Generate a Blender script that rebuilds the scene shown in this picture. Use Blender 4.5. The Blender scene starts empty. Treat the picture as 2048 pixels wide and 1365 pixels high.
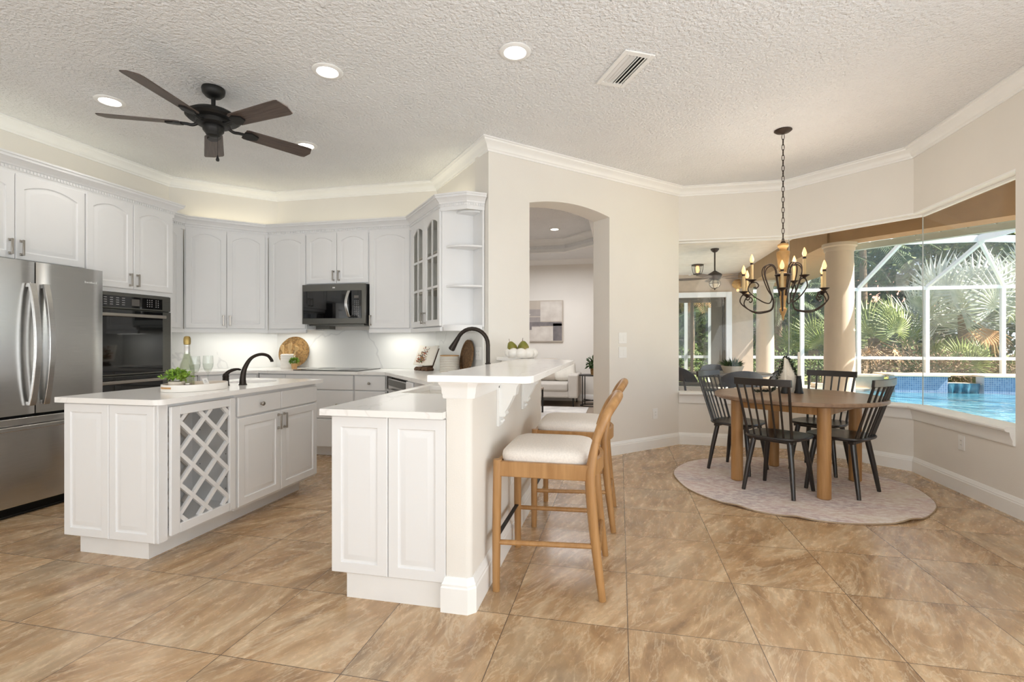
import bpy, bmesh, math, random
from mathutils import Matrix, Vector
PI = math.pi
R = math.radians
random.seed(7)
SC = bpy.context.scene
COL = SC.collection

# ------------------------------------------------------------------ camera
YAW = 0.2149
EYE = 1.213
cam_data = bpy.data.cameras.new('camera')
cam_data.sensor_width = 36.0
cam_data.lens = 986.0 / 2048.0 * 36.0
cam_data.clip_start = 0.05
cam_data.clip_end = 300
cam = bpy.data.objects.new('camera', cam_data)
cam.location = (0, 0, EYE)
cam.rotation_euler = (PI / 2, 0, YAW)
COL.objects.link(cam)
SC.camera = cam

# ------------------------------------------------------------------ exposure
SC.view_settings.view_transform = 'Standard'
SC.view_settings.look = 'None'
SC.view_settings.gamma = 1.0
SC.view_settings.exposure = 0.17
SC.view_settings.use_curve_mapping = False
SC.cycles.use_denoising = True
SC.cycles.max_bounces = 10
SC.cycles.diffuse_bounces = 6
SC.cycles.glossy_bounces = 4
SC.cycles.transmission_bounces = 6
SC.cycles.transparent_max_bounces = 24
SC.cycles.caustics_reflective = False
SC.cycles.caustics_refractive = False
SC.cycles.sample_clamp_indirect = 6.0

# ------------------------------------------------------------------ world, sun, lamps
world = bpy.data.worlds.new('sky')
SC.world = world
world.use_nodes = True
wn = world.node_tree
wn.nodes.clear()
w_out = wn.nodes.new('ShaderNodeOutputWorld')
w_bg = wn.nodes.new('ShaderNodeBackground')
w_sky = wn.nodes.new('ShaderNodeTexSky')
w_sky.sky_type = 'HOSEK_WILKIE'
w_sky.turbidity = 3.0
w_sky.ground_albedo = 0.4
w_sky.sun_direction = Vector((0.62, -0.14, 0.84)).normalized()
w_bg.inputs['Strength'].default_value = 6.0
w_hs = wn.nodes.new('ShaderNodeHueSaturation')
w_hs.inputs['Saturation'].default_value = 0.55
wn.links.new(w_sky.outputs[0], w_hs.inputs['Color'])
wn.links.new(w_hs.outputs[0], w_bg.inputs['Color'])
wn.links.new(w_bg.outputs[0], w_out.inputs['Surface'])


def lamp(name, kind, loc, energy, color=(1, 1, 1), rot=(0, 0, 0), size=None, size_y=None, **kw):
    d = bpy.data.lights.new(name, kind)
    d.energy = energy
    d.color = color
    if kind == 'AREA':
        d.shape = 'RECTANGLE'
        d.size = size
        d.size_y = size_y or size
    elif size is not None:
        d.shadow_soft_size = size
    for k, v in kw.items():
        setattr(d, k, v)
    o = bpy.data.objects.new(name, d)
    o.location = loc
    o.rotation_euler = rot
    COL.objects.link(o)
    return o


def aim(o, target):
    o.rotation_euler = (Vector(target) - o.location).to_track_quat('-Z', 'Y').to_euler()


sun = lamp('sun', 'SUN', (8, -4, 10), 19.0, (1.0, 0.93, 0.82))
sun.data.angle = R(0.6)
aim(sun, (8 - 0.62 * 8, -4 + 0.14 * 8, 10 - 0.84 * 8))
# lamp for the inferred right-hand windows and an added rear fill, both tilted up
lamp('daylight_right', 'AREA', (2.55, 0.0, 1.35), 135, (0.885, 0.95, 1.0), (0, R(112), 0), 2.2, 4.0)
lamp('rear_fill', 'AREA', (-1.2, -2.6, 1.4), 122, (0.885, 0.95, 1.0), (R(122), 0, 0), 6.0, 2.2)
# added overhead fill that brightens the living room beyond the archway
lamp('living_fill', 'AREA', (-1.2, 8.0, 2.7), 62, (0.96, 0.97, 1.0), (0, 0, 0), 2.0, 2.0)

# ------------------------------------------------------------------ helpers


def lin(c):
    c = c / 255.0
    return c / 12.92 if c <= 0.04045 else ((c + 0.055) / 1.055) ** 2.4


def rgb(r, g, b):
    return (lin(r), lin(g), lin(b), 1.0)


def mat(name, col, rough=0.5, metal=0.0, spec=0.5, var=0.04, scale=6.0, bump=0.0, bscale=80.0,
        stretch=(1, 1, 1), col2=None, emis=0.0, ecol=None, coat=0.0, detail=4.0, dist=0.0, bdist=0.01, ramp=(0.35, 0.65)):
    m = bpy.data.materials.new(name)
    m.use_nodes = True
    nt = m.node_tree
    p = nt.nodes['Principled BSDF']
    p.inputs['Roughness'].default_value = rough
    p.inputs['Metallic'].default_value = metal
    p.inputs['Specular IOR Level'].default_value = spec
    p.inputs['Coat Weight'].default_value = coat
    tc = nt.nodes.new('ShaderNodeTexCoord')
    mp = nt.nodes.new('ShaderNodeMapping')
    mp.inputs['Scale'].default_value = stretch
    nt.links.new(tc.outputs['Object'], mp.inputs['Vector'])
    nz = nt.nodes.new('ShaderNodeTexNoise')
    nz.inputs['Scale'].default_value = scale
    nz.inputs['Detail'].default_value = detail
    nz.inputs['Distortion'].default_value = dist
    nt.links.new(mp.outputs[0], nz.inputs['Vector'])
    cr = nt.nodes.new('ShaderNodeValToRGB')
    a = rgb(*col)
    if col2 is None:
        b = tuple(min(1.0, x * (1 + var)) for x in a[:3]) + (1,)
        a = tuple(x * (1 - var) for x in a[:3]) + (1,)
    else:
        b = rgb(*col2)
    cr.color_ramp.elements[0].position = ramp[0]
    cr.color_ramp.elements[1].position = ramp[1]
    cr.color_ramp.elements[0].color = a
    cr.color_ramp.elements[1].color = b
    nt.links.new(nz.outputs['Fac'], cr.inputs['Fac'])
    nt.links.new(cr.outputs['Color'], p.inputs['Base Color'])
    if bump:
        n2 = nt.nodes.new('ShaderNodeTexNoise')
        n2.inputs['Scale'].default_value = bscale
        n2.inputs['Detail'].default_value = 3.0
        nt.links.new(mp.outputs[0], n2.inputs['Vector'])
        bp = nt.nodes.new('ShaderNodeBump')
        bp.inputs['Strength'].default_value = bump
        bp.inputs['Distance'].default_value = bdist
        nt.links.new(n2.outputs['Fac'], bp.inputs['Height'])
        nt.links.new(bp.outputs['Normal'], p.inputs['Normal'])
    if emis:
        p.inputs['Emission Color'].default_value = rgb(*(ecol or col))
        p.inputs['Emission Strength'].default_value = emis
    return m


def glass_mat(name, tint=(1, 1, 1), refl=0.08, rough=0.0):
    m = bpy.data.materials.new(name)
    m.use_nodes = True
    nt = m.node_tree
    nt.nodes.clear()
    o = nt.nodes.new('ShaderNodeOutputMaterial')
    t = nt.nodes.new('ShaderNodeBsdfTransparent')
    t.inputs['Color'].default_value = tint + (1,)
    g = nt.nodes.new('ShaderNodeBsdfGlossy')
    g.inputs['Roughness'].default_value = rough
    lw = nt.nodes.new('ShaderNodeLayerWeight')
    lw.inputs['Blend'].default_value = 0.15
    mth = nt.nodes.new('ShaderNodeMath')
    mth.operation = 'MULTIPLY_ADD'
    mth.inputs[1].default_value = 0.13
    mth.inputs[2].default_value = refl * 0.1
    nt.links.new(lw.outputs['Fresnel'], mth.inputs[0])
    mx = nt.nodes.new('ShaderNodeMixShader')
    nt.links.new(mth.outputs[0], mx.inputs['Fac'])
    nt.links.new(t.outputs[0], mx.inputs[1])
    nt.links.new(g.outputs[0], mx.inputs[2])
    nt.links.new(mx.outputs[0], o.inputs['Surface'])
    return m


def screen_mat(name, col, cover):
    m = bpy.data.materials.new(name)
    m.use_nodes = True
    nt = m.node_tree
    nt.nodes.clear()
    o = nt.nodes.new('ShaderNodeOutputMaterial')
    t = nt.nodes.new('ShaderNodeBsdfTransparent')
    d = nt.nodes.new('ShaderNodeBsdfDiffuse')
    d.inputs['Color'].default_value = rgb(*col)
    mx = nt.nodes.new('ShaderNodeMixShader')
    mx.inputs['Fac'].default_value = cover
    nt.links.new(t.outputs[0], mx.inputs[1])
    nt.links.new(d.outputs[0], mx.inputs[2])
    nt.links.new(mx.outputs[0], o.inputs['Surface'])
    return m


def brick_mat(name, c1, c2, mortar, scale, bw, bh, msize, rough=0.4, rot=(0, 0, 0), offset=0.0, loc=(0, 0, 0)):
    m = bpy.data.materials.new(name)
    m.use_nodes = True
    nt = m.node_tree
    p = nt.nodes['Principled BSDF']
    p.inputs['Roughness'].default_value = rough
    tc = nt.nodes.new('ShaderNodeTexCoord')
    mp = nt.nodes.new('ShaderNodeMapping')
    mp.inputs['Rotation'].default_value = rot
    mp.inputs['Location'].default_value = loc
    nt.links.new(tc.outputs['Object'], mp.inputs['Vector'])
    b = nt.nodes.new('ShaderNodeTexBrick')
    b.offset = offset
    b.squash = 1.0
    b.inputs['Color1'].default_value = rgb(*c1)
    b.inputs['Color2'].default_value = rgb(*c2)
    b.inputs['Mortar'].default_value = rgb(*mortar)
    b.inputs['Scale'].default_value = scale
    b.inputs['Mortar Size'].default_value = msize
    b.inputs['Brick Width'].default_value = bw
    b.inputs['Row Height'].default_value = bh
    nt.links.new(mp.outputs[0], b.inputs['Vector'])
    nt.links.new(b.outputs['Color'], p.inputs['Base Color'])
    return m


def floor_mat():
    S = 0.513
    m = bpy.data.materials.new('travertine_tile')
    m.use_nodes = True
    nt = m.node_tree
    N = nt.nodes.new
    L = nt.links.new
    p = nt.nodes['Principled BSDF']
    tc = N('ShaderNodeTexCoord')
    mp = N('ShaderNodeMapping')
    mp.inputs['Location'].default_value = (0.479 / S, -2.132 / S, 0)
    mp.inputs['Scale'].default_value = (1 / S, 1 / S, 1)
    L(tc.outputs['Object'], mp.inputs['Vector'])
    fl = N('ShaderNodeVectorMath'); fl.operation = 'FLOOR'
    fr = N('ShaderNodeVectorMath'); fr.operation = 'FRACTION'
    L(mp.outputs[0], fl.inputs[0]); L(mp.outputs[0], fr.inputs[0])
    wnz = N('ShaderNodeTexWhiteNoise'); wnz.noise_dimensions = '3D'
    L(fl.outputs[0], wnz.inputs['Vector'])
    # offset pattern per tile
    off = N('ShaderNodeVectorMath'); off.operation = 'SCALE'; off.inputs['Scale'].default_value = 17.0
    L(wnz.outputs['Color'], off.inputs[0])
    addv = N('ShaderNodeVectorMath'); addv.operation = 'ADD'
    L(mp.outputs[0], addv.inputs[0]); L(off.outputs[0], addv.inputs[1])
    rot = N('ShaderNodeVectorRotate'); rot.rotation_type = 'Z_AXIS'
    ang = N('ShaderNodeMath'); ang.operation = 'MULTIPLY_ADD'; ang.inputs[1].default_value = 0.75; ang.inputs[2].default_value = -1.5
    L(wnz.outputs['Value'], ang.inputs[0])
    L(addv.outputs[0], rot.inputs['Vector']); L(ang.outputs[0], rot.inputs['Angle'])
    st = N('ShaderNodeMapping'); st.inputs['Scale'].default_value = (0.7, 2.1, 1)
    L(rot.outputs[0], st.inputs['Vector'])
    n1 = N('ShaderNodeTexNoise'); n1.inputs['Scale'].default_value = 0.8; n1.inputs['Detail'].default_value = 11; n1.inputs['Roughness'].default_value = 0.6; n1.inputs['Distortion'].default_value = 2.4
    L(st.outputs[0], n1.inputs['Vector'])
    cr = N('ShaderNodeValToRGB')
    e = cr.color_ramp.elements
    e[0].position = 0.31; e[0].color = rgb(146, 116, 86)
    e[1].position = 0.72; e[1].color = rgb(216, 190, 154)
    for pos, c in ((0.41, (168, 134, 98)), (0.49, (184, 150, 112)), (0.55, (192, 159, 121)), (0.61, (204, 174, 138))):
        q = e.new(pos); q.color = rgb(*c)
    L(n1.outputs['Fac'], cr.inputs['Fac'])
    # grey clouding
    n2 = N('ShaderNodeTexNoise'); n2.inputs['Scale'].default_value = 0.9; n2.inputs['Detail'].default_value = 5; n2.inputs['Distortion'].default_value = 0.6
    L(addv.outputs[0], n2.inputs['Vector'])
    r2 = N('ShaderNodeMapRange'); r2.inputs['From Min'].default_value = 0.5; r2.inputs['From Max'].default_value = 0.72
    r2.inputs['To Max'].default_value = 0.55
    L(n2.outputs['Fac'], r2.inputs['Value'])
    mx = N('ShaderNodeMix'); mx.data_type = 'RGBA'; mx.blend_type = 'MIX'
    mx.inputs['B'].default_value = rgb(168, 152, 128)
    L(r2.outputs[0], mx.inputs['Factor']); L(cr.outputs['Color'], mx.inputs['A'])
    # fine dark pits
    n3 = N('ShaderNodeTexNoise'); n3.inputs['Scale'].default_value = 9; n3.inputs['Detail'].default_value = 8; n3.inputs['Roughness'].default_value = 0.7
    L(st.outputs[0], n3.inputs['Vector'])
    r3 = N('ShaderNodeMapRange'); r3.inputs['From Min'].default_value = 0.35; r3.inputs['From Max'].default_value = 0.65
    r3.inputs['To Min'].default_value = 0.87; r3.inputs['To Max'].default_value = 1.11
    L(n3.outputs['Fac'], r3.inputs['Value'])
    # thin cream veins
    n4 = N('ShaderNodeTexNoise'); n4.inputs['Scale'].default_value = 1.15; n4.inputs['Detail'].default_value = 6; n4.inputs['Distortion'].default_value = 2.6; n4.inputs['Roughness'].default_value = 0.6
    L(st.outputs[0], n4.inputs['Vector'])
    sb = N('ShaderNodeMath'); sb.operation = 'SUBTRACT'; sb.inputs[1].default_value = 0.5
    ab = N('ShaderNodeMath'); ab.operation = 'ABSOLUTE'
    L(n4.outputs['Fac'], sb.inputs[0]); L(sb.outputs[0], ab.inputs[0])
    r4 = N('ShaderNodeMapRange'); r4.inputs['From Min'].default_value = 0.0; r4.inputs['From Max'].default_value = 0.026
    r4.inputs['To Min'].default_value = 0.5; r4.inputs['To Max'].default_value = 0.0
    L(ab.outputs[0], r4.inputs['Value'])
    mxv = N('ShaderNodeMix'); mxv.data_type = 'RGBA'
    mxv.inputs['B'].default_value = rgb(226, 204, 172)
    L(r4.outputs[0], mxv.inputs['Factor']); L(mx.outputs['Result'], mxv.inputs['A'])
    # tile tone
    r5 = N('ShaderNodeMapRange'); r5.inputs['To Min'].default_value = 0.95; r5.inputs['To Max'].default_value = 1.04
    L(wnz.outputs['Value'], r5.inputs['Value'])
    m1 = N('ShaderNodeMath'); m1.operation = 'MULTIPLY'
    L(r3.outputs[0], m1.inputs[0]); L(r5.outputs[0], m1.inputs[1])
    vs = N('ShaderNodeVectorMath'); vs.operation = 'SCALE'
    L(mxv.outputs['Result'], vs.inputs[0]); L(m1.outputs[0], vs.inputs['Scale'])
    # grout
    sx = N('ShaderNodeSeparateXYZ'); L(fr.outputs[0], sx.inputs[0])

    def edge(o):
        a = N('ShaderNodeMath'); a.operation = 'SUBTRACT'; a.inputs[1].default_value = 0.5; L(o, a.inputs[0])
        b = N('ShaderNodeMath'); b.operation = 'ABSOLUTE'; L(a.outputs[0], b.inputs[0])
        return b.outputs[0]
    mxm = N('ShaderNodeMath'); mxm.operation = 'MAXIMUM'
    L(edge(sx.outputs[0]), mxm.inputs[0]); L(edge(sx.outputs[1]), mxm.inputs[1])
    gt = N('ShaderNodeMath'); gt.operation = 'GREATER_THAN'; gt.inputs[1].default_value = 0.4965
    L(mxm.outputs[0], gt.inputs[0])
    mg = N('ShaderNodeMix'); mg.data_type = 'RGBA'; mg.inputs['B'].default_value = rgb(92, 74, 58)
    L(gt.outputs[0], mg.inputs['Factor']); L(vs.outputs[0], mg.inputs['A'])
    L(mg.outputs['Result'], p.inputs['Base Color'])
    p.inputs['Roughness'].default_value = 0.36
    p.inputs['Specular IOR Level'].default_value = 0.7
    rr = N('ShaderNodeMapRange'); rr.inputs['To Min'].default_value = 0.2; rr.inputs['To Max'].default_value = 0.33
    L(n3.outputs['Fac'], rr.inputs['Value']); L(rr.outputs[0], p.inputs['Roughness'])
    return m


def rug_mat():
    m = bpy.data.materials.new('faded_pink_rug')
    m.use_nodes = True
    nt = m.node_tree
    N = nt.nodes.new
    L = nt.links.new
    p = nt.nodes['Principled BSDF']
    p.inputs['Roughness'].default_value = 0.98
    tc = N('ShaderNodeTexCoord')
    mp = N('ShaderNodeMapping'); mp.inputs['Scale'].default_value = (1.0, 2.0, 1); mp.inputs['Rotation'].default_value = (0, 0, 0.25)
    L(tc.outputs['Object'], mp.inputs['Vector'])
    n1 = N('ShaderNodeTexNoise'); n1.inputs['Scale'].default_value = 1.7; n1.inputs['Detail'].default_value = 6
    n2 = N('ShaderNodeTexNoise'); n2.inputs['Scale'].default_value = 17; n2.inputs['Detail'].default_value = 9; n2.inputs['Roughness'].default_value = 0.75
    L(mp.outputs[0], n1.inputs['Vector']); L(mp.outputs[0], n2.inputs['Vector'])
    c1 = N('ShaderNodeValToRGB')
    e = c1.color_ramp.elements
    e[0].position = 0.36; e[0].color = rgb(186, 170, 174)
    e[1].position = 0.66; e[1].color = rgb(218, 204, 188)
    q = e.new(0.5); q.color = rgb(208, 182, 177)
    L(n1.outputs['Fac'], c1.inputs['Fac'])
    r2 = N('ShaderNodeMapRange'); r2.inputs['From Min'].default_value = 0.42; r2.inputs['From Max'].default_value = 0.6
    L(n2.outputs['Fac'], r2.inputs['Value'])
    mx = N('ShaderNodeMix'); mx.data_type = 'RGBA'; mx.inputs['B'].default_value = rgb(236, 228, 221)
    L(r2.outputs[0], mx.inputs['Factor']); L(c1.outputs['Color'], mx.inputs['A'])
    L(mx.outputs['Result'], p.inputs['Base Color'])
    return m


def vein_mat(name, base, vein, rough, scale, amount, coat=0.0):
    m = bpy.data.materials.new(name)
    m.use_nodes = True
    nt = m.node_tree
    N = nt.nodes.new
    L = nt.links.new
    p = nt.nodes['Principled BSDF']
    p.inputs['Roughness'].default_value = rough
    p.inputs['Coat Weight'].default_value = coat
    tc = N('ShaderNodeTexCoord')
    mp = N('ShaderNodeMapping'); mp.inputs['Rotation'].default_value = (0.3, 0.6, 0.5); mp.inputs['Scale'].default_value = (1, 0.45, 1)
    L(tc.outputs['Object'], mp.inputs['Vector'])
    n = N('ShaderNodeTexNoise'); n.inputs['Scale'].default_value = scale; n.inputs['Detail'].default_value = 5; n.inputs['Distortion'].default_value = 0.8
    L(mp.outputs[0], n.inputs['Vector'])
    s_ = N('ShaderNodeMath'); s_.operation = 'SUBTRACT'; s_.inputs[1].default_value = 0.5; L(n.outputs['Fac'], s_.inputs[0])
    a = N('ShaderNodeMath'); a.operation = 'ABSOLUTE'; L(s_.outputs[0], a.inputs[0])
    r = N('ShaderNodeMapRange'); r.inputs['From Max'].default_value = 0.007; r.inputs['To Min'].default_value = amount; r.inputs['To Max'].default_value = 0.0
    L(a.outputs[0], r.inputs['Value'])
    mx = N('ShaderNodeMix'); mx.data_type = 'RGBA'
    mx.inputs['A'].default_value = rgb(*base); mx.inputs['B'].default_value = rgb(*vein)
    L(r.outputs[0], mx.inputs['Factor']); L(mx.outputs['Result'], p.inputs['Base Color'])
    return m


M = {}
M['ceiling'] = mat('knockdown_ceiling', (238, 239, 240), 0.9, var=0.015, scale=3, bump=1.0, bscale=52, bdist=0.02)
M['wall'] = mat('greige_wall_paint', (231, 227, 220), 0.75, var=0.012, scale=2, bump=0.08, bscale=160)
M['trim'] = mat('white_trim_paint', (243, 243, 241), 0.4, var=0.01)
M['cab'] = mat('white_cabinet_paint', (231, 231, 231), 0.38, var=0.01, scale=3)
M['cab_in'] = mat('cabinet_interior', (214, 208, 200), 0.6, var=0.03)
M['toe'] = mat('white_toe_kick', (232, 231, 229), 0.5, var=0.02)
M['floor'] = floor_mat()
M['quartz'] = vein_mat('white_quartz', (240, 238, 235), (214, 210, 205), 0.17, 1.3, 0.4, 0.0)
M['marble'] = vein_mat('marble_backsplash', (236, 236, 233), (196, 196, 196), 0.2, 0.8, 0.5, 0.0)
M['steel'] = mat('brushed_steel', (204, 203, 201), 0.24, 1.0, var=0.05, scale=6, stretch=(1, 1, 60))
M['steel_dark'] = mat('dark_steel', (112, 111, 106), 0.34, 1.0, var=0.05, scale=20, stretch=(1, 1, 30))
M['nickel'] = mat('satin_nickel', (172, 166, 158), 0.3, 1.0)
M['black_glass'] = mat('black_oven_glass', (10, 10, 11), 0.04, 0.0, 0.7)
M['black_gloss'] = mat('black_plastic', (16, 16, 17), 0.25)
M['black_matt'] = mat('black_matte_metal', (24, 23, 22), 0.5, 0.2, var=0.1)
M['bronze'] = mat('oil_rubbed_bronze', (50, 43, 38), 0.35, 0.7, var=0.15)
M['iron'] = mat('wrought_iron_brown', (58, 46, 38), 0.55, 0.5, var=0.15)
M['led'] = mat('lit_lens', (255, 248, 238), 0.5, emis=14.0)
M['glyph'] = mat('printed_grey_marks', (150, 150, 150), 0.5, emis=0.0)
M['display'] = mat('grey_display', (96, 92, 88), 0.2)
M['logo'] = mat('pale_logo', (222, 222, 220), 0.3, 0.6)
M['fan_wood'] = mat('dark_fan_blade', (72, 60, 54), 0.45, var=0.2, scale=3, stretch=(2, 30, 2), col2=(94, 80, 72))
M['oak'] = mat('honey_oak', (156, 113, 66), 0.42, scale=2.2, stretch=(14, 14, 1.2), col2=(178, 135, 86), dist=0.4)
M['oak_top'] = mat('oak_table_top', (128, 102, 80), 0.3, spec=0.8, scale=2.0, stretch=(1.2, 16, 6), col2=(150, 122, 98), dist=0.4)
M['linen'] = mat('cream_linen', (232, 225, 217), 0.95, var=0.05, scale=120, bump=0.25, bscale=600)
M['black_wood'] = mat('black_stained_wood', (32, 26, 23), 0.3, spec=0.7, var=0.15, scale=4)
M['rug'] = rug_mat()
M['rug_edge'] = mat('rug_binding', (170, 148, 122), 0.9)
M['white_ceramic'] = mat('white_ceramic', (236, 232, 225), 0.45, var=0.02)
M['cream_ceramic'] = mat('cream_ribbed_ceramic', (222, 214, 200), 0.6, var=0.04, bump=0.3, bscale=90)
M['candle'] = mat('ivory_wax', (228, 222, 208), 0.5, var=0.02)
M['drip'] = mat('aged_candle_sleeve', (206, 178, 128), 0.6, var=0.1)
M['bulb'] = mat('glowing_bulb', (255, 190, 120), 0.2, emis=1.7, ecol=(255, 186, 120))
M['gold_wood'] = mat('distressed_gold_wood', (190, 148, 90), 0.55, var=0.2, scale=12)
M['rattan'] = mat('woven_rattan', (176, 140, 88), 0.8, scale=40, col2=(122, 92, 54), bump=0.8, bscale=90)
M['rattan_dark'] = mat('brown_woven_tray', (132, 100, 66), 0.8, scale=60, col2=(92, 66, 40), bump=0.8, bscale=120)
M['utensil'] = mat('bamboo_utensil', (214, 178, 124), 0.5, var=0.08, stretch=(8, 8, 1))
M['leaf_bright'] = mat('bright_green_leaf', (96, 136, 44), 0.5, scale=14, col2=(160, 190, 70))
M['leaf_dark'] = mat('dark_green_leaf', (34, 58, 30), 0.5, scale=10, col2=(64, 92, 46))
M['garland'] = mat('dark_garland_leaf', (36, 42, 32), 0.6, scale=14, col2=(60, 66, 48))
M['tray_in'] = mat('tray_wood', (196, 152, 100), 0.5, var=0.08, stretch=(1, 10, 1))
M['plastic_white'] = mat('white_plastic', (238, 237, 234), 0.4, var=0.01)
M['pear'] = mat('green_pear', (110, 116, 34), 0.4, scale=9, col2=(138, 120, 52))
M['foil'] = mat('gold_foil', (160, 138, 84), 0.4, 0.8, var=0.15, scale=30)
M['rope_white'] = mat('white_rope', (228, 224, 214), 0.9, var=0.05, bump=0.5, bscale=120)
M['paper'] = mat('book_page', (232, 226, 214), 0.7, var=0.03)
M['food_red'] = mat('printed_food', (196, 96, 50), 0.6, scale=60, col2=(120, 60, 30))
M['food_dark'] = mat('printed_garnish', (70, 66, 60), 0.6, scale=60, col2=(150, 140, 128))
M['walnut'] = mat('walnut_stand', (84, 56, 34), 0.5, var=0.15)
M['sofa'] = mat('light_grey_upholstery', (196, 190, 182), 0.95, var=0.03, bump=0.2, bscale=300)
M['pillow'] = mat('beige_pillow', (190, 180, 168), 0.95, var=0.04, bump=0.3, bscale=200)
M['living_rug'] = mat('pale_grey_rug', (196, 192, 188), 0.95, scale=5, col2=(220, 216, 210), detail=8)
M['living_floor'] = mat('grey_brown_floor', (150, 134, 118), 0.5, var=0.1, stretch=(1, 6, 1))
M['stucco'] = mat('tan_stucco', (150, 122, 90), 0.9, var=0.06, scale=8, bump=0.3, bscale=120)
M['stucco_light'] = mat('pale_stucco', (196, 180, 164), 0.9, var=0.05, scale=8, bump=0.3, bscale=120)
M['column'] = mat('cream_column', (186, 174, 159), 0.8, var=0.03, scale=5)
M['lanai_ceiling'] = mat('lanai_ceiling_stucco', (206, 198, 188), 0.9, var=0.05, scale=9, bump=0.4, bscale=60)
M['deck'] = brick_mat('travertine_pavers', (206, 190, 170), (216, 202, 184), (170, 156, 138), 1.0, 0.6, 0.4, 0.008, 0.7, offset=0.5)
M['coping'] = mat('beige_coping', (218, 200, 176), 0.7, var=0.06, scale=6)
M['mosaic'] = brick_mat('blue_mosaic', (98, 128, 168), (132, 158, 192), (178, 192, 208), 1.0, 0.05, 0.05, 0.005, 0.25, rot=(R(90), 0, 0))
M['alu'] = mat('white_aluminium', (236, 238, 242), 0.4, var=0.01)
M['screen'] = screen_mat('insect_screen', (172, 172, 174), 0.13)
M['screen_roof'] = screen_mat('roof_screen', (170, 172, 176), 0.28)
M['silicone'] = mat('clear_silicone_joint', (176, 182, 180), 0.3, var=0.02)
M['pane'] = glass_mat('window_glass')
M['cab_glass'] = glass_mat('cabinet_glass', (0.93, 0.93, 0.91), 0.1)
M['door_glass'] = glass_mat('patio_door_glass', (0.9, 0.93, 0.92), 0.3)
M['drink_glass'] = glass_mat('clear_glassware', (0.95, 0.96, 0.95), 0.2)
M['bottle_glass'] = glass_mat('pale_green_bottle', (0.88, 0.9, 0.84), 0.3)
M['patio_furniture'] = mat('grey_blue_resin', (86, 92, 102), 0.5, var=0.05)
M['patio_top'] = mat('grey_table_top', (138, 140, 146), 0.3, var=0.05)
M['bark'] = mat('palm_bark', (112, 92, 74), 0.9, scale=12, col2=(150, 128, 106), bump=0.6, bscale=40, stretch=(1, 1, 4))
M['palm_silver'] = mat('silver_palm', (178, 186, 178), 0.55, scale=3, col2=(222, 226, 218))
M['palm_green'] = mat('green_palm', (84, 104, 46), 0.55, scale=3, col2=(140, 152, 78))
M['palm_dark'] = mat('dark_palm', (52, 72, 40), 0.6, scale=3, col2=(88, 108, 60))
M['palm_dead'] = mat('dead_frond', (170, 128, 84), 0.8, scale=3, col2=(196, 160, 118))
M['shrub_dry'] = mat('dry_shrub', (110, 92, 70), 0.9, scale=3, col2=(150, 130, 104))
M['tree_leaf'] = mat('tree_foliage', (58, 76, 40), 0.7, scale=2, col2=(104, 120, 66))
M['hedge'] = mat('hedge_foliage', (70, 92, 44), 0.7, scale=2, col2=(112, 130, 66))
M['grass'] = mat('lawn', (104, 120, 62), 0.9, scale=20, col2=(140, 146, 84))
M['roof_tile'] = brick_mat('red_roof_tile', (184, 128, 108), (200, 150, 130), (140, 100, 86), 1.0, 0.3, 0.35, 0.03, 0.8, offset=0.5)
M['house_wall'] = mat('neighbour_wall', (214, 204, 192), 0.9, var=0.04)
M['gutter'] = mat('grey_green_gutter', (150, 164, 160), 0.5, var=0.03)


def water_mat():
    m = bpy.data.materials.new('pool_water')
    m.use_nodes = True
    nt = m.node_tree
    p = nt.nodes['Principled BSDF']
    p.inputs['Roughness'].default_value = 0.06
    p.inputs['Specular IOR Level'].default_value = 0.5
    tc = nt.nodes.new('ShaderNodeTexCoord')
    n = nt.nodes.new('ShaderNodeTexNoise'); n.inputs['Scale'].default_value = 1.6; n.inputs['Detail'].default_value = 3; n.inputs['Distortion'].default_value = 1.5
    nt.links.new(tc.outputs['Object'], n.inputs['Vector'])
    cr = nt.nodes.new('ShaderNodeValToRGB')
    cr.color_ramp.elements[0].position = 0.35; cr.color_ramp.elements[0].color = rgb(36, 92, 116)
    cr.color_ramp.elements[1].position = 0.7; cr.color_ramp.elements[1].color = rgb(88, 146, 164)
    nt.links.new(n.outputs['Fac'], cr.inputs['Fac']); nt.links.new(cr.outputs['Color'], p.inputs['Base Color'])
    n2 = nt.nodes.new('ShaderNodeTexNoise'); n2.inputs['Scale'].default_value = 4.0; n2.inputs['Detail'].default_value = 3
    nt.links.new(tc.outputs['Object'], n2.inputs['Vector'])
    b = nt.nodes.new('ShaderNodeBump'); b.inputs['Strength'].default_value = 0.35; b.inputs['Distance'].default_value = 0.1
    nt.links.new(n2.outputs['Fac'], b.inputs['Height']); nt.links.new(b.outputs[0], p.inputs['Normal'])
    return m


M['water'] = water_mat()


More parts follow.
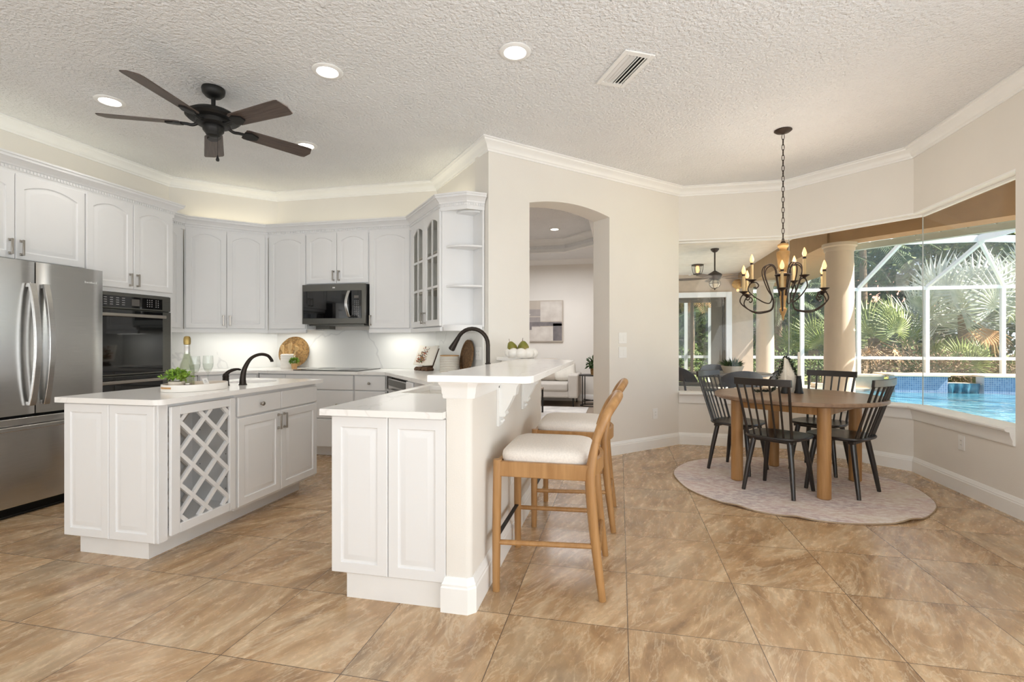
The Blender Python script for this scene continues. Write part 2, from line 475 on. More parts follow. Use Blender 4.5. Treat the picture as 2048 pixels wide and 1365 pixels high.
class MB:
    """collects faces and links them as one mesh object"""

    def __init__(s):
        s.v = []
        s.f = []
        s.m = []
        s.T = Matrix()

    def add(s, vs, fs, mi=0):
        o = len(s.v)
        T = s.T
        s.v += [T @ Vector(p) for p in vs]
        s.f += [[o + i for i in f] for f in fs]
        s.m += [mi] * len(fs)
        return s

    def box(s, x0, y0, z0, x1, y1, z1, mi=0):
        return s.add([(x0, y0, z0), (x1, y0, z0), (x1, y1, z0), (x0, y1, z0), (x0, y0, z1), (x1, y0, z1), (x1, y1, z1), (x0, y1, z1)],
                     [(0, 3, 2, 1), (4, 5, 6, 7), (0, 1, 5, 4), (1, 2, 6, 5), (2, 3, 7, 6), (3, 0, 4, 7)], mi)

    def loft(s, loops, cap0=True, cap1=True, mi=0, wrap=False):
        n = len(loops[0])
        vs = [p for l in loops for p in l]
        fs = []
        k = len(loops)
        for a in range(k if wrap else k - 1):
            b = (a + 1) % k
            for i in range(n):
                j = (i + 1) % n
                fs.append((a * n + i, a * n + j, b * n + j, b * n + i))
        if cap0 and not wrap:
            fs.append(tuple(range(n - 1, -1, -1)))
        if cap1 and not wrap:
            fs.append(tuple(range((k - 1) * n, k * n)))
        return s.add(vs, fs, mi)

    def prism(s, poly, z0, z1, mi=0):
        return s.loft([[(x, y, z0) for x, y in poly], [(x, y, z1) for x, y in poly]], mi=mi)

    def lathe(s, prof, n=24, c=(0, 0, 0), mi=0, cap=True):
        loops = [[(c[0] + r * math.cos(2 * PI * i / n), c[1] + r * math.sin(2 * PI * i / n), c[2] + z) for i in range(n)] for r, z in prof]
        return s.loft(loops, cap, cap, mi)

    def tube(s, pts, r, n=8, mi=0, closed=False, flat=None):
        pts = [Vector(p) for p in pts]
        k = len(pts)
        rs = r if isinstance(r, (list, tuple)) else [r] * k
        loops = []
        up = None
        for i in range(k):
            if closed:
                t = pts[(i + 1) % k] - pts[i - 1]
            else:
                t = pts[min(i + 1, k - 1)] - pts[max(i - 1, 0)]
            if t.length < 1e-9:
                t = Vector((0, 0, 1))
            t.normalize()
            if up is None:
                up = t.orthogonal().normalized() if flat is None else Vector(flat)
            up = (up - t * up.dot(t))
            if up.length < 1e-6:
                up = t.orthogonal()
            up.normalize()
            sd = t.cross(up)
            loops.append([tuple(pts[i] + (up * math.cos(2 * PI * j / n) + sd * math.sin(2 * PI * j / n)) * rs[i]) for j in range(n)])
        return s.loft(loops, mi=mi, wrap=closed)

    def bar(s, p0, p1, w, h, mi=0, up=(0, 0, 1)):
        p0 = Vector(p0)
        p1 = Vector(p1)
        t = (p1 - p0).normalized()
        u = Vector(up)
        u = u - t * u.dot(t)
        if u.length < 1e-5:
            u = t.orthogonal()
        u.normalize()
        sd = t.cross(u)
        q = [(-w / 2, -h / 2), (w / 2, -h / 2), (w / 2, h / 2), (-w / 2, h / 2)]
        return s.loft([[tuple(p + sd * a + u * b) for a, b in q] for p in (p0, p1)], mi=mi)

    def sweep(s, prof, path, mi=0, side=1, closed=False):
        """prof: (out, z) points; path: plan points; out is to the right of travel when side = 1"""
        offs = miter_dirs(path, side, closed)
        loops = [[(p[0] + o[0] * a, p[1] + o[1] * a, z) for a, z in prof] for p, o in zip(path, offs)]
        return s.loft(loops, mi=mi, wrap=closed)

    def sphere(s, c, r, n=12, mi=0, sq=(1, 1, 1)):
        k = max(5, n // 2)
        prof = [(max(1e-4, r * math.sin(PI * i / k)), -r * math.cos(PI * i / k)) for i in range(k + 1)]
        loops = [[(c[0] + sq[0] * q * math.cos(2 * PI * i / n), c[1] + sq[1] * q * math.sin(2 * PI * i / n), c[2] + sq[2] * z) for i in range(n)] for q, z in prof]
        return s.loft(loops, mi=mi)

    def quad(s, a, b, c, d, mi=0):
        return s.add([a, b, c, d], [(0, 1, 2, 3)], mi)

    def build(s, name, mats, parent=None, smooth=35, bevel=0.0, seg=2, label=None, recalc=True):
        me = bpy.data.meshes.new(name)
        me.from_pydata([tuple(p) for p in s.v], [], s.f)
        if not isinstance(mats, (list, tuple)):
            mats = [mats]
        for m in mats:
            me.materials.append(m)
        for p, i in zip(me.polygons, s.m):
            p.material_index = i
        if recalc:
            bm = bmesh.new()
            bm.from_mesh(me)
            bmesh.ops.recalc_face_normals(bm, faces=bm.faces)
            bm.to_mesh(me)
            bm.free()
        if smooth:
            for p in me.polygons:
                p.use_smooth = True
            me.set_sharp_from_angle(angle=R(smooth))
        o = bpy.data.objects.new(name, me)
        COL.objects.link(o)
        if parent is not None:
            o.parent = parent
        if bevel:
            b = o.modifiers.new('bevel', 'BEVEL')
            b.width = bevel
            b.segments = seg
            b.limit_method = 'ANGLE'
            b.angle_limit = R(40)
        if label:
            o['label'] = label
        return o


def miter_dirs(path, side=1, closed=False):
    n = len(path)
    out = []
    for i in range(n):
        def nrm(a, b):
            d = Vector((b[0] - a[0], b[1] - a[1])).normalized()
            return Vector((d.y, -d.x)) * side
        ns = []
        if closed or i > 0:
            ns.append(nrm(path[i - 1], path[i]))
        if closed or i < n - 1:
            ns.append(nrm(path[i], path[(i + 1) % n]))
        if len(ns) == 1:
            out.append(ns[0])
        else:
            b = ns[0] + ns[1]
            out.append(b / max(0.2, 1 + ns[0].dot(ns[1])))
    return out


def offset_path(path, d, side=1):
    return [(p[0] + o[0] * d, p[1] + o[1] * d) for p, o in zip(path, miter_dirs(path, side))]


def tag(o, label, cat, group=None, kind=None):
    o['label'] = label
    o['category'] = cat
    if group:
        o['group'] = group
    if kind:
        o['kind'] = kind
    return o


def thing(name, label, cat, loc=(0, 0, 0), rz=0.0, group=None):
    o = bpy.data.objects.new(name, None)
    o.empty_display_size = 0.1
    COL.objects.link(o)
    o.location = loc
    o.rotation_euler = (0, 0, rz)
    return tag(o, label, cat, group)


def solo(name, mb, m, label, cat, loc=(0, 0, 0), rz=0.0, group=None, **kw):
    o = mb.build(name, m, **kw)
    o.location = loc
    o.rotation_euler = (0, 0, rz)
    return tag(o, label, cat, group)


def struct(name, mb, m, label, cat='wall', **kw):
    o = mb.build(name, m, **kw)
    return tag(o, label, cat, None, 'structure')


def dup(root, loc=None, rz=None, label=None, scale=None):
    r = root.copy()
    COL.objects.link(r)
    if loc is not None:
        r.location = loc
    if rz is not None:
        r.rotation_euler = (0, 0, rz)
    if label:
        r['label'] = label
    if scale:
        r.scale = scale
    for ch in list(root.children):
        c = ch.copy()
        COL.objects.link(c)
        c.parent = r
        for g in list(ch.children):
            d = g.copy()
            COL.objects.link(d)
            d.parent = c
    return r


def smooth_path(pts, k=6):
    """Catmull-Rom through pts"""
    P = [Vector(p) for p in pts]
    out = []
    n = len(P)
    for i in range(n - 1):
        p0 = P[max(i - 1, 0)]
        p1 = P[i]
        p2 = P[i + 1]
        p3 = P[min(i + 2, n - 1)]
        for j in range(k):
            t = j / k
            out.append(0.5 * ((2 * p1) + (p2 - p0) * t + (2 * p0 - 5 * p1 + 4 * p2 - p3) * t * t + (3 * p1 - p0 - 3 * p2 + p3) * t ** 3))
    out.append(P[-1])
    return out

# ================================================================== the room shell
CZ = 3.01
P0, P1, P2, P3 = (-4.85, -3.0), (-4.85, 4.50), (-4.08, 5.27), (-2.02, 5.27)
PE, C1, CM, C2 = (-1.146, 4.264), (0.68, 6.09), (1.853, 6.09), (2.67, 5.273)
PW, PR = (2.67, 4.066), (2.67, -3.0)
inner = [P0, P1, P2, P3, PE, C1, CM, C2, PR]
outer = offset_path(inner, 0.14, -1)
SILL, HEAD = 0.60, 2.405


def wall_seg(name, a, b, ao, bo, label, m='wall', z0=0.0, z1=CZ):
    return struct(name, MB().prism([a, b, bo, ao], z0, z1), M[m], label)


struct('floor', MB().box(-4.99, -3.1, -0.1, 2.81, 6.23, 0.0), M['floor'], 'beige travertine tile floor laid in a square grid', 'floor', smooth=0)
mbc = MB()
mbc.box(-4.99, -3.1, CZ, 2.81, 6.23, CZ + 0.1)
struct('ceiling', mbc, M['ceiling'], 'white knockdown-textured ceiling', 'ceiling', smooth=0)
wall_seg('wall_left', P0, P1, outer[0], outer[1], 'cream wall above the fridge and oven cabinets')
wall_seg('wall_corner_left', P1, P2, outer[1], outer[2], 'cream angled wall left of the cooktop wall')
wall_seg('wall_back', P2, P3, outer[2], outer[3], 'cream wall behind the microwave and cooktop')
wall_seg('wall_corner_right', P3, PE, outer[3], (-1.20, 4.50), 'cream angled wall behind the glass-door cabinet')
struct('wall_front', MB().box(-4.99, -3.14, 0, 2.81, -3.0, CZ), M['wall'], 'wall behind the camera')

# archway wall, 45 degrees
u45 = Vector((math.sqrt(.5), math.sqrt(.5), 0))
n45 = Vector((-math.sqrt(.5), math.sqrt(.5), 0))
AW = 2.583
AT = 0.25
J0, J1, SP, RISE = 0.446, 1.473, 2.52, 0.065
mb = MB()
mb.T = Matrix.Translation((PE[0], PE[1], 0)) @ Matrix.Rotation(R(45), 4, 'Z')
arc = [(J0 + (J1 - J0) * i / 24, SP + RISE * (1 - (2 * i / 24 - 1) ** 2)) for i in range(25)]
face = [(0, 0), (J0, 0)] + arc + [(J1, 0), (AW, 0), (AW, CZ), (0, CZ)]
mb.box(0, 0, 0, J0, AT, CZ)
mb.box(J1, 0, 0, AW, AT, CZ)
mb.loft([[(x, y, z) for x, z in arc + [(J1, CZ), (J0, CZ)]] for y in (0, AT)])
struct('wall_archway', mb, M['wall'], 'greige wall with the arched opening to the living room', smooth=20)

# nook walls with the mitred window band
lo = MB().prism([C1, CM, outer[6], outer[5]], 0, SILL - 0.02)
lo.prism([C1, CM, outer[6], outer[5]], HEAD, CZ)
struct('wall_nook_back', lo, M['wall'], 'greige wall below and above the left nook window')
lo = MB().prism([CM, C2, outer[7], outer[6]], 0, SILL - 0.02)
lo.prism([CM, C2, outer[7], outer[6]], HEAD, CZ)
struct('wall_nook_corner', lo, M['wall'], 'greige angled wall below and above the middle nook window')
PWo = (2.81, PW[1])
lo = MB().prism([C2, PW, PWo, outer[7]], 0, SILL - 0.02)
lo.prism([C2, PW, PWo, outer[7]], HEAD, CZ)
lo.prism([PW, PR, (2.81, -3.0), PWo], 0, CZ)
struct('wall_right', lo, M['wall'], 'greige right wall with the right nook window')

# glass panes: three mitred sheets
g_in = offset_path([C1, CM, C2, PW], 0.095, -1)
g_out = offset_path([C1, CM, C2, PW], 0.103, -1)
names = ['left butt-jointed pane of the nook window band', 'middle butt-jointed pane of the nook window band', 'right butt-jointed pane of the nook window band']
for i in range(3):
    a, b = Vector(g_in[i]), Vector(g_in[i + 1])
    d = (b - a).normalized() * 0.003
    w = MB().prism([a + d, b - d, Vector(g_out[i + 1]) - d, Vector(g_out[i]) + d], SILL - 0.01, HEAD)
    o = struct('window_%d' % (i + 1), w, M['pane'], names[i], 'window', smooth=0)
mb = MB()
for i in (1, 2):
    p, q_ = Vector(g_in[i]), Vector(g_out[i])
    mb.bar((p.x, p.y, SILL + .016), (p.x, p.y, HEAD - .03), .007, .007)
struct('trim_11', mb, M['silicone'], 'thin upright joints between the nook window panes', 'trim')
# glazing bead at head and jamb
band = [C1, CM, C2, PW]
mb = MB()
mb.sweep([(-0.001, HEAD - 0.012), (-0.085, HEAD - 0.012), (-0.085, HEAD - 0.03), (-0.115, HEAD - 0.03), (-0.115, HEAD), (-0.001, HEAD)], band, side=1)
struct('trim_1', mb, M['trim'], 'white bead along the top of the nook glass', 'trim')
mb = MB()
mb.sweep([(-0.14, SILL - 0.02), (0.05, SILL - 0.02), (0.062, SILL - 0.012), (0.066, SILL), (0.062, SILL + 0.010), (0.05, SILL + 0.015), (-0.14, SILL + 0.015)], band)
mb.sweep([(0.0, SILL - 0.115), (0.012, SILL - 0.115), (0.018, SILL - 0.10), (0.016, SILL - 0.085), (0.03, SILL - 0.05), (0.036, SILL - 0.0205), (0.0, SILL - 0.0205)], band)
struct('trim_2', mb, M['trim'], 'white moulded window sill running round the nook', 'sill')

# crown moulding and baseboards
CR = [(0, CZ - .098), (0.012, CZ - .098), (0.014, CZ - .085), (0.026, CZ - .076), (0.032, CZ - .06), (0.05, CZ - .04), (0.078, CZ - .026), (0.084, CZ - .014), (0.098, CZ - .012), (0.098, CZ - .001), (0, CZ - .001)]
struct('trim_3', MB().sweep(CR, inner), M['trim'], 'white crown moulding round the whole room', 'crown moulding', smooth=25)
BB = [(0, 0), (0.018, 0), (0.018, 0.098), (0.0145, 0.104), (0.0145, 0.112), (0.009, 0.121), (0.007, 0.132), (0.003, 0.138), (0, 0.138)]
jr = (PE[0] + u45.x * J1, PE[1] + u45.y * J1)
jrb = (jr[0] + n45.x * AT, jr[1] + n45.y * AT)
struct('baseboard_right', MB().sweep(BB, [jrb, jr, C1, CM, C2, PR]), M['trim'], 'white baseboard round the breakfast nook', 'baseboard', smooth=25)

# half wall carrying the bar
HX0, HX1, HY = -0.762, -0.645, 2.105
HT = 1.04
hw = [(HX0, HY), (HX1 - 0.03, HY), (HX1 - 0.012, HY + 0.006), (HX1 - 0.003, HY + 0.014), (HX1, HY + 0.03), (HX1, 4.10), (-0.965, 4.425), (-1.045, 4.345), (HX0, 4.05)]
struct('wall_bar', MB().prism(hw, 0, HT - .002), M['wall'], 'cream half wall under the breakfast bar', smooth=50)
hp = [(HX0, HY + 0.04), (HX0, HY), (HX1 - 0.02, HY), (HX1, HY + 0.02), (HX1, 4.10), (-0.965, 4.42)]
CAP = [(0, .955), (0.010, .955), (0.013, .962), (0.013, .972), (0.016, .98), (0.017, 1.0), (0.021, 1.012), (0.027, 1.02), (0.028, 1.024), (0.028, HT - .001), (0, HT - .001)]
struct('trim_4', MB().sweep(CAP, hp, side=1), M['trim'], 'white cap moulding at the top of the bar half wall', 'moulding', smooth=25)
struct('baseboard_bar', MB().sweep([(a * 1.15, z * 1.12) for a, z in BB], hp, side=1), M['trim'], 'white baseboard round the bar half wall', 'baseboard', smooth=25)

# ================================================================== ceiling fixtures


def recessed_light(x, y, label, z=CZ):
    t = thing('recessed_light', label, 'ceiling light', (x, y, z), 0, 'recessed ceiling lights')
    MB().lathe([(0.062, -0.001), (0.098, -0.001), (0.098, -0.006), (0.088, -0.012), (0.07, -0.012), (0.064, -0.006)], 32, cap=False).add([], []).build('trim_ring', M['trim'], t)
    MB().lathe([(0.0005, -0.0042), (0.066, -0.0042), (0.066, -0.0014), (0.0005, -0.0014)], 32).build('lens', M['led'], t, label='glowing round lens')
    return t


cans = [(-0.633, 2.989, 'lit recessed ceiling light nearest the air vent'), (-1.896, 2.938, 'lit recessed ceiling light just right of the ceiling fan'),
        (-3.72, 2.958, 'lit recessed ceiling light left of the ceiling fan'), (-2.809, 4.013, 'lit recessed ceiling light behind the ceiling fan near the cooktop wall')]
for x, y, lb in cans:
    recessed_light(x, y, lb)
    s_ = lamp('can_spot', 'SPOT', (x, y, CZ - 0.03), 13, (1.0, 0.95, 0.88), (0, 0, 0), 0.06)
    s_.data.spot_size = R(125)
    s_.data.spot_blend = 0.8

# air vent
t = thing('air_vent', 'white rectangular supply vent in the ceiling', 'air vent', (0.03, 3.337, CZ), R(-61.5 + 0))
mb = MB()
for x0, y0, x1, y1 in ((-.205, -.105, .205, -.075), (-.205, .075, .205, .105), (-.205, -.075, -.165, .075), (.165, -.075, .205, .075)):
    mb.box(x0, y0, -0.012, x1, y1, -0.001)
mb.build('frame', M['trim'], t, bevel=0.003)
mb = MB().box(-.165, -.075, -0.004, .165, .075, -0.001)
mb.build('duct_opening', M['black_matt'], t)
for i in range(6):
    y = -0.062 + i * 0.0245
    tilt = -0.5 if i < 3 else 0.5
    mb = MB()
    mb.T = Matrix.Translation((0, y, -0.010)) @ Matrix.Rotation(tilt, 4, 'X')
    mb.box(-.165, -.0095, -0.0008, .165, .0095, 0.0008)
    mb.build('louver', M['trim'], t)

# ceiling fan
FX, FY = -2.82, 2.97
t = thing('ceiling_fan', 'dark bronze ceiling fan with five wood-grain blades over the kitchen', 'ceiling fan', (FX, FY, CZ))
MB().lathe([(0.004, -0.001), (0.072, -0.001), (0.075, -0.012), (0.07, -0.04), (0.05, -0.062), (0.03, -0.07), (0.004, -0.07)], 32).build('canopy', M['black_matt'], t)
MB().lathe([(0.014, -0.065), (0.014, -0.15), (0.03, -0.155), (0.03, -0.165), (0.004, -0.165)], 16).build('downrod', M['black_matt'], t)
MB().lathe([(0.02, -0.152), (0.075, -0.156), (0.13, -0.172), (0.168, -0.198), (0.174, -0.216), (0.158, -0.23), (0.112, -0.234), (0.11, -0.262), (0.09, -0.27), (0.02, -0.27)], 40).build('motor_housing', M['black_matt'], t)
MB().lathe([(0.03, -0.268), (0.066, -0.27), (0.07, -0.28), (0.066, -0.305), (0.05, -0.325), (0.044, -0.338), (0.03, -0.346), (0.003, -0.348)], 32).build('switch_housing', M['black_matt'], t)
blade = None
for k in range(5):
    a = R(-83 + 72 * k)
    if blade is None:
        mb = MB()
        pitch = Matrix.Rotation(R(-13), 4, 'X')
        mb.T = Matrix.Translation((0, 0, -0.262)) @ pitch
        loops = []
        for x, w in ((0.205, 0.052), (0.22, 0.06), (0.45, 0.066), (0.665, 0.072), (0.69, 0.066)):
            loops.append([(x, -w, -.003), (x + (0.02 if x > .66 else 0), 0, -.003), (x, w, -.003), (x, w, .003), (x + (0.02 if x > .66 else 0), 0, .003), (x, -w, .003)])
        mb.loft(loops)
        blade = mb.build('blade', M['fan_wood'], t)
        ir = MB()
        pts = smooth_path([(0.085, 0, -0.25), (0.13, 0, -0.272), (0.17, 0, -0.268), (0.215, 0, -0.266)])
        ir.tube(pts, 0.011, 8)
        ir.T = Matrix.Translation((0, 0, -0.262)) @ pitch
        ir.loft([[(x, -w, -.014), (x, w, -.014), (x, w, -.003), (x, -w, -.003)] for x, w in ((0.20, 0.03), (0.24, 0.046), (0.3, 0.02))])
        iron = ir.build('blade_bracket', M['black_matt'], blade)
        blade.rotation_euler = (0, 0, a)
    else:
        b = blade.copy(); COL.objects.link(b); b.parent = t; b.rotation_euler = (0, 0, a)
        i2 = iron.copy(); COL.objects.link(i2); i2.parent = b
ch = MB().tube([(0.06, -0.03, -0.29), (0.066, -0.033, -0.30), (0.066, -0.033, -0.50)], 0.0016, 6)
ch.lathe([(0.001, -0.49), (0.006, -0.505), (0.012, -0.525), (0.009, -0.535), (0.001, -0.537)], 12, (0.066, -0.033, 0))
ch.build('pull_chain', M['black_matt'], t)

# ================================================================== cabinet helpers


def pull_handle(parent, x, z, y=-0.02, L=0.096):
    """bar pull with two posts, front face of the door is at y"""
    mb = MB()
    a, b = (-L / 2, L / 2)
    mb.box(x - .006, y - .032, z + a - .008, x + .006, y - .023, z + b + .008)
    for q in (a, b):
        mb.box(x - .006, y - .024, z + q - .006, x + .006, y + .001, z + q + .006)
        mb.box(x - .009, y - .005, z + q - .009, x + .009, y + .001, z + q + .009)
    return mb.build('handle', M['nickel'], parent, bevel=0.0015, label='satin nickel bar pull')


def knob(parent, x, z, y=-0.02):
    mb = MB()
    mb.T = Matrix.Translation((x, y + 0.001, z)) @ Matrix.Rotation(R(90), 4, 'X')
    mb.lathe([(0.009, 0), (0.009, 0.003), (0.0055, 0.006), (0.0055, 0.014), (0.014, 0.018), (0.015, 0.024), (0.011, 0.029), (0.001, 0.03)], 20)
    return mb.build('knob', M['nickel'], parent, label='round satin nickel knob')


def panel_loops(w, h, arch, t, stile, K=12):
    def lp(d, y, rise):
        zt = h - d - rise
        q = [(d, y, d), (w - d, y, d), (w - d, y, zt)]
        for i in range(1, K):
            u = i / K
            q.append(((w - d) + (2 * d - w) * u, y, zt + rise * (1 - (2 * u - 1) ** 2)))
        q.append((d, y, zt))
        return q
    s = stile
    return [lp(0, 0, 0), lp(0, -t + .004, 0), lp(.004, -t, 0), lp(s, -t, arch), lp(s + .004, -t + .007, arch), lp(s + .010, -t + .008, arch),
            lp(s + .014, -t + .007, arch), lp(s + .036, -t + .001, arch), lp(s + .040, -t + .001, arch)]


def door(parent, x, z, w, h, arch=0.0, hx=None, hz=None, stile=0.052, t=0.02, name='door'):
    """raised-panel door whose bottom-left corner is x, z on the cabinet face (local y = 0)"""
    mb = MB()
    mb.T = Matrix.Translation((x, 0, z))
    mb.loft(panel_loops(w, h, arch, t, stile))
    o = mb.build(name, M['cab'], parent, smooth=28)
    if hx is not None:
        pull_handle(o, x + hx, z + hz)
    return o


def drawer(parent, x, z, w, h, knobs=(0.5,), t=0.02):
    o = MB().box(x, -t, z, x + w, 0, z + h).build('drawer', M['cab'], parent, bevel=0.006, seg=3)
    for k in knobs:
        knob(o, x + w * k, z + h / 2)
    return o


def flip_right(w):
    return w - 0.03


# ------------------------------------------------------------------ refrigerator (faces +X)
FRX = -4.05
t = thing('refrigerator', 'stainless steel french-door refrigerator with a bottom freezer drawer', 'refrigerator', (FRX, 2.235, 0), R(90))
MB().box(0.004, 0.07, 0.03, 0.930, 0.78, 1.765).box(0.02, 0.02, 0.02, 0.914, 0.07, 0.075).build('body', M['black_matt'], t)
gr = MB()
for i in range(5):
    gr.box(0.0, 0.02, 0.012 + i * .011, 0.934, 0.035, 0.018 + i * .011)
gr.box(0.0, 0.04, 0.0, 0.934, 0.1, 0.07)
gr.build('base_grille', M['black_matt'], t)


def fridge_door(x0, x1, z0, z1):
    n = 10
    loops = []
    for z in (z0, z1):
        lp = []
        for i in range(n + 1):
            u = i / n
            e = min(u, 1 - u)
            y = 0.012 * (1 - min(1, e / 0.12)) ** 2
            lp.append((x0 + (x1 - x0) * u, y, z))
        lp += [(x1, 0.066, z), (x0, 0.066, z)]
        loops.append(lp)
    return MB().loft(loops).build('door', M['steel'], t, smooth=40)


def bow_handle(parent, x, z0, z1):
    n = 16
    loops = []
    for i in range(n + 1):
        u = i / n
        z = z0 + (z1 - z0) * u
        b = math.sin(PI * u) ** 0.8
        y = -0.012 - 0.058 * b
        loops.append([(x - .019, y - .02, z), (x + .019, y - .02, z), (x + .019, y + .004, z), (x - .019, y + .004, z)])
    mb = MB().loft(loops)
    mb.box(x - .012, -0.014, z0, x + .012, 0.003, z0 + 0.03)
    mb.box(x - .012, -0.014, z1 - 0.03, x + .012, 0.003, z1)
    return mb.build('handle', M['steel'], parent, bevel=0.003, label='bowed steel handle')


dl = fridge_door(0.0, 0.464, 0.70, 1.775)
bow_handle(dl, 0.425, 0.76, 1.62)
dr = fridge_door(0.472, 0.936, 0.70, 1.775)
bow_handle(dr, 0.512, 0.76, 1.62)
# small worn lettering near the top of the right door
lg = MB()
xx = 0.792
for wd, hh in ((.006, .016), (.004, .010), (.008, .010), (.004, .010), (.008, .012), (.007, .014), (.005, .009), (.006, .010), (.004, .010), (.007, .015)):
    lg.box(xx, -0.0015, 1.664, xx + wd, 0.0005, 1.664 + hh)
    xx += wd + .0035
lg.build('lettering', M['logo'], dr, label='small illegible silver lettering')
fz = MB()
fz.loft([[(0.0 + e, y, 0.075), (0.936 - e, y, 0.075), (0.936 - e, y, 0.680), (e, y, 0.680)] for e, y in ((0, 0.066), (0, 0.008), (0.012, 0.0))])
fz = fz.build('freezer_drawer', M['steel'], t, bevel=0.004)
hb = MB().bar((0.05, -0.045, 0.615), (0.886, -0.045, 0.615), 0.02, 0.03)
for x in (0.07, 0.866):
    hb.box(x - .012, -0.045, 0.603, x + .012, 0.004, 0.627)
hb.build('handle', M['steel'], fz, bevel=0.004, label='long horizontal bar handle')

# ------------------------------------------------------------------ cabinet over the refrigerator (faces +X)
TX = -4.24
t = thing('wall_cabinet', 'white two-door cabinet above the refrigerator', 'cabinet', (TX, 2.20, 0), R(90), 'upper cabinets')
MB().box(0, 0, 1.785, 0.955, 0.60, 2.45).box(0.0, 0.02, 0.0, 0.018, 0.60, 1.785).build('body', M['cab'], t)
door(t, 0.012, 1.80, 0.472, 0.615, 0.05, 0.44, 0.085)
door(t, 0.488, 1.80, 0.466, 0.615, 0.05, 0.032, 0.085)

# ------------------------------------------------------------------ tall oven cabinet
t = thing('oven_cabinet', 'tall white cabinet housing the wall ovens beside the fridge', 'cabinet', (TX, 3.16, 0), R(90))
b = MB().box(0, 0, 1.635, 0.805, 0.60, 2.45).box(0, 0, 0.10, 0.805, 0.60, 0.395).box(0, 0, 0.395, 0.028, 0.60, 1.635).box(0.777, 0, 0.395, 0.805, 0.60, 1.635).box(0.028, 0.585, 0.395, 0.777, 0.60, 1.635)
b.build('body', M['cab'], t)
MB().box(0.0, 0.06, 0, 0.805, 0.58, 0.10).build('toe_kick', M['toe'], t)
door(t, 0.008, 1.672, 0.395, 0.755, 0.05, 0.362, 0.08)
door(t, 0.407, 1.672, 0.392, 0.755, 0.05, 0.03, 0.08)
drawer(t, 0.01, 0.13, 0.785, 0.25, (0.5,))

t = thing('wall_oven', 'black glass and steel double wall oven built into the tall cabinet', 'oven', (TX, 3.19, 0), R(90))
MB().box(0.002, 0.004, 0.40, 0.742, 0.55, 1.628).build('body', M['black_matt'], t)
fr = MB().box(0, -0.018, 1.492, 0.745, 0.003, 1.63)
fr.build('control_frame', M['steel_dark'], t, bevel=0.003)
cp = MB().box(0.03, -0.021, 1.505, 0.655, -0.0175, 1.603).build('control_panel', M['black_glass'], t)
gl = MB()
for i in range(5):
    for j in range(4):
        gl.box(0.06 + i * .052, -0.0222, 1.525 + j * .019, 0.06 + i * .052 + 0.026, -0.0208, 1.531 + j * .019)
for i in range(5):
    for j in range(4):
        xx = 0.50 + i * .022 + (0.02 if i > 2 else 0)
        gl.box(xx, -0.0222, 1.525 + j * .019, xx + 0.008, -0.0208, 1.533 + j * .019)
gl.build('key_markings', M['glyph'], cp, label='small grey touch-key markings')
MB().box(0.355, -0.0225, 1.525, 0.428, -0.0208, 1.585).build('display', M['display'], cp, label='grey display window')


def oven_door(z0, z1):
    d = MB().box(0, -0.022, z0, 0.745, 0.003, z1).build('oven_door', M['steel_dark'], t, bevel=0.003)
    MB().box(0.02, -0.025, z0 + 0.012, 0.655, -0.0215, z1 - 0.004).build('glass', M['black_glass'], d, label='black glass window')
    h = MB()
    h.box(0.048, -0.07, z1 - 0.062, 0.655, -0.045, z1 - 0.035)
    for x in (0.06, 0.64):
        h.box(x - .014, -0.055, z1 - .062, x + .014, -0.0235, z1 - .036)
    h.build('handle', M['nickel'], d, bevel=0.004, label='steel bar handle')


oven_door(0.915, 1.486)
oven_door(0.40, 0.907)

# crown over the tall cabinets and over the wall cabinets


def cab_crown(name, path, z0, label):
    mb = MB()
    z = z0
    pr = [(0.0, z - .03), (0.012, z - .03), (0.014, z), (0.018, z + .004), (0.018, z + .026), (0.026, z + .030), (0.03, z + .042), (0.046, z + .06), (0.062, z + .072), (0.07, z + .074), (0.07, z + .092), (0.078, z + .094), (0.078, z + .108), (0.0, z + .108)]
    mb.sweep(pr, path)
    offs = miter_dirs(path)
    for i in range(len(path) - 1):
        a, b = Vector(path[i]), Vector(path[i + 1])
        d = (b - a)
        L = d.length
        d.normalize()
        nn = Vector((d.y, -d.x))
        k = int(L / 0.022)
        for j in range(k):
            s0 = (j + 0.25) * L / k
            p = a + d * s0 + nn * 0.017
            q = p + d * 0.012
            p2, q2 = p + nn * 0.009, q + nn * 0.009
            mb.prism([p, q, q2, p2], z + .006, z + .024)
    return struct(name, mb, M['cab'], label, 'cabinet moulding', smooth=0)


cab_crown('trim_5', [(TX, 2.15), (TX, 3.965), (-4.56, 3.965)], 2.435, 'white dentil crown on top of the fridge and oven cabinets')
UD = 0.34
uf = [(-4.85 + UD, 3.966), (-4.85 + UD, 4.50 - UD * .4142), (-4.08 + UD * .4142, 5.27 - UD)]
dD = Vector((0.65584, -0.75490))
nD = Vector((-0.75490, -0.65584))
p3f = Vector(P3) + nD * UD
kx = (5.27 - UD - p3f.y) / dD.y
ufc = p3f + dD * kx                      # inner corner of the fronts between back wall and right angled wall
KE = 1.055
dend = p3f + dD * KE
dmid = Vector(P3) + dD * 1.245 + nD * 0.17
dwall = Vector(P3) + dD * 1.262 + nD * 0.01
uf += [tuple(ufc), tuple(dend), tuple(dmid), tuple(dwall)]
cab_crown('trim_6', uf, 2.425, 'white dentil crown along the tops of the kitchen wall cabinets')

UZ0, UZ1 = 1.352, 2.44


def upper(name, label, origin, rz, w, doors, z0=UZ0, depth=UD - 0.012, rail=True, body=None, group='upper cabinets'):
    t = thing(name, label, 'cabinet', (origin[0], origin[1], 0), rz, group)
    b = MB().box(0, 0.0, z0 - 0.012, w, depth, UZ1)
    if rail:
        b.box(0, -0.012, z0 - 0.048, w, 0.012, z0 - 0.012)
    b.build('body', M['cab'], t)
    return t


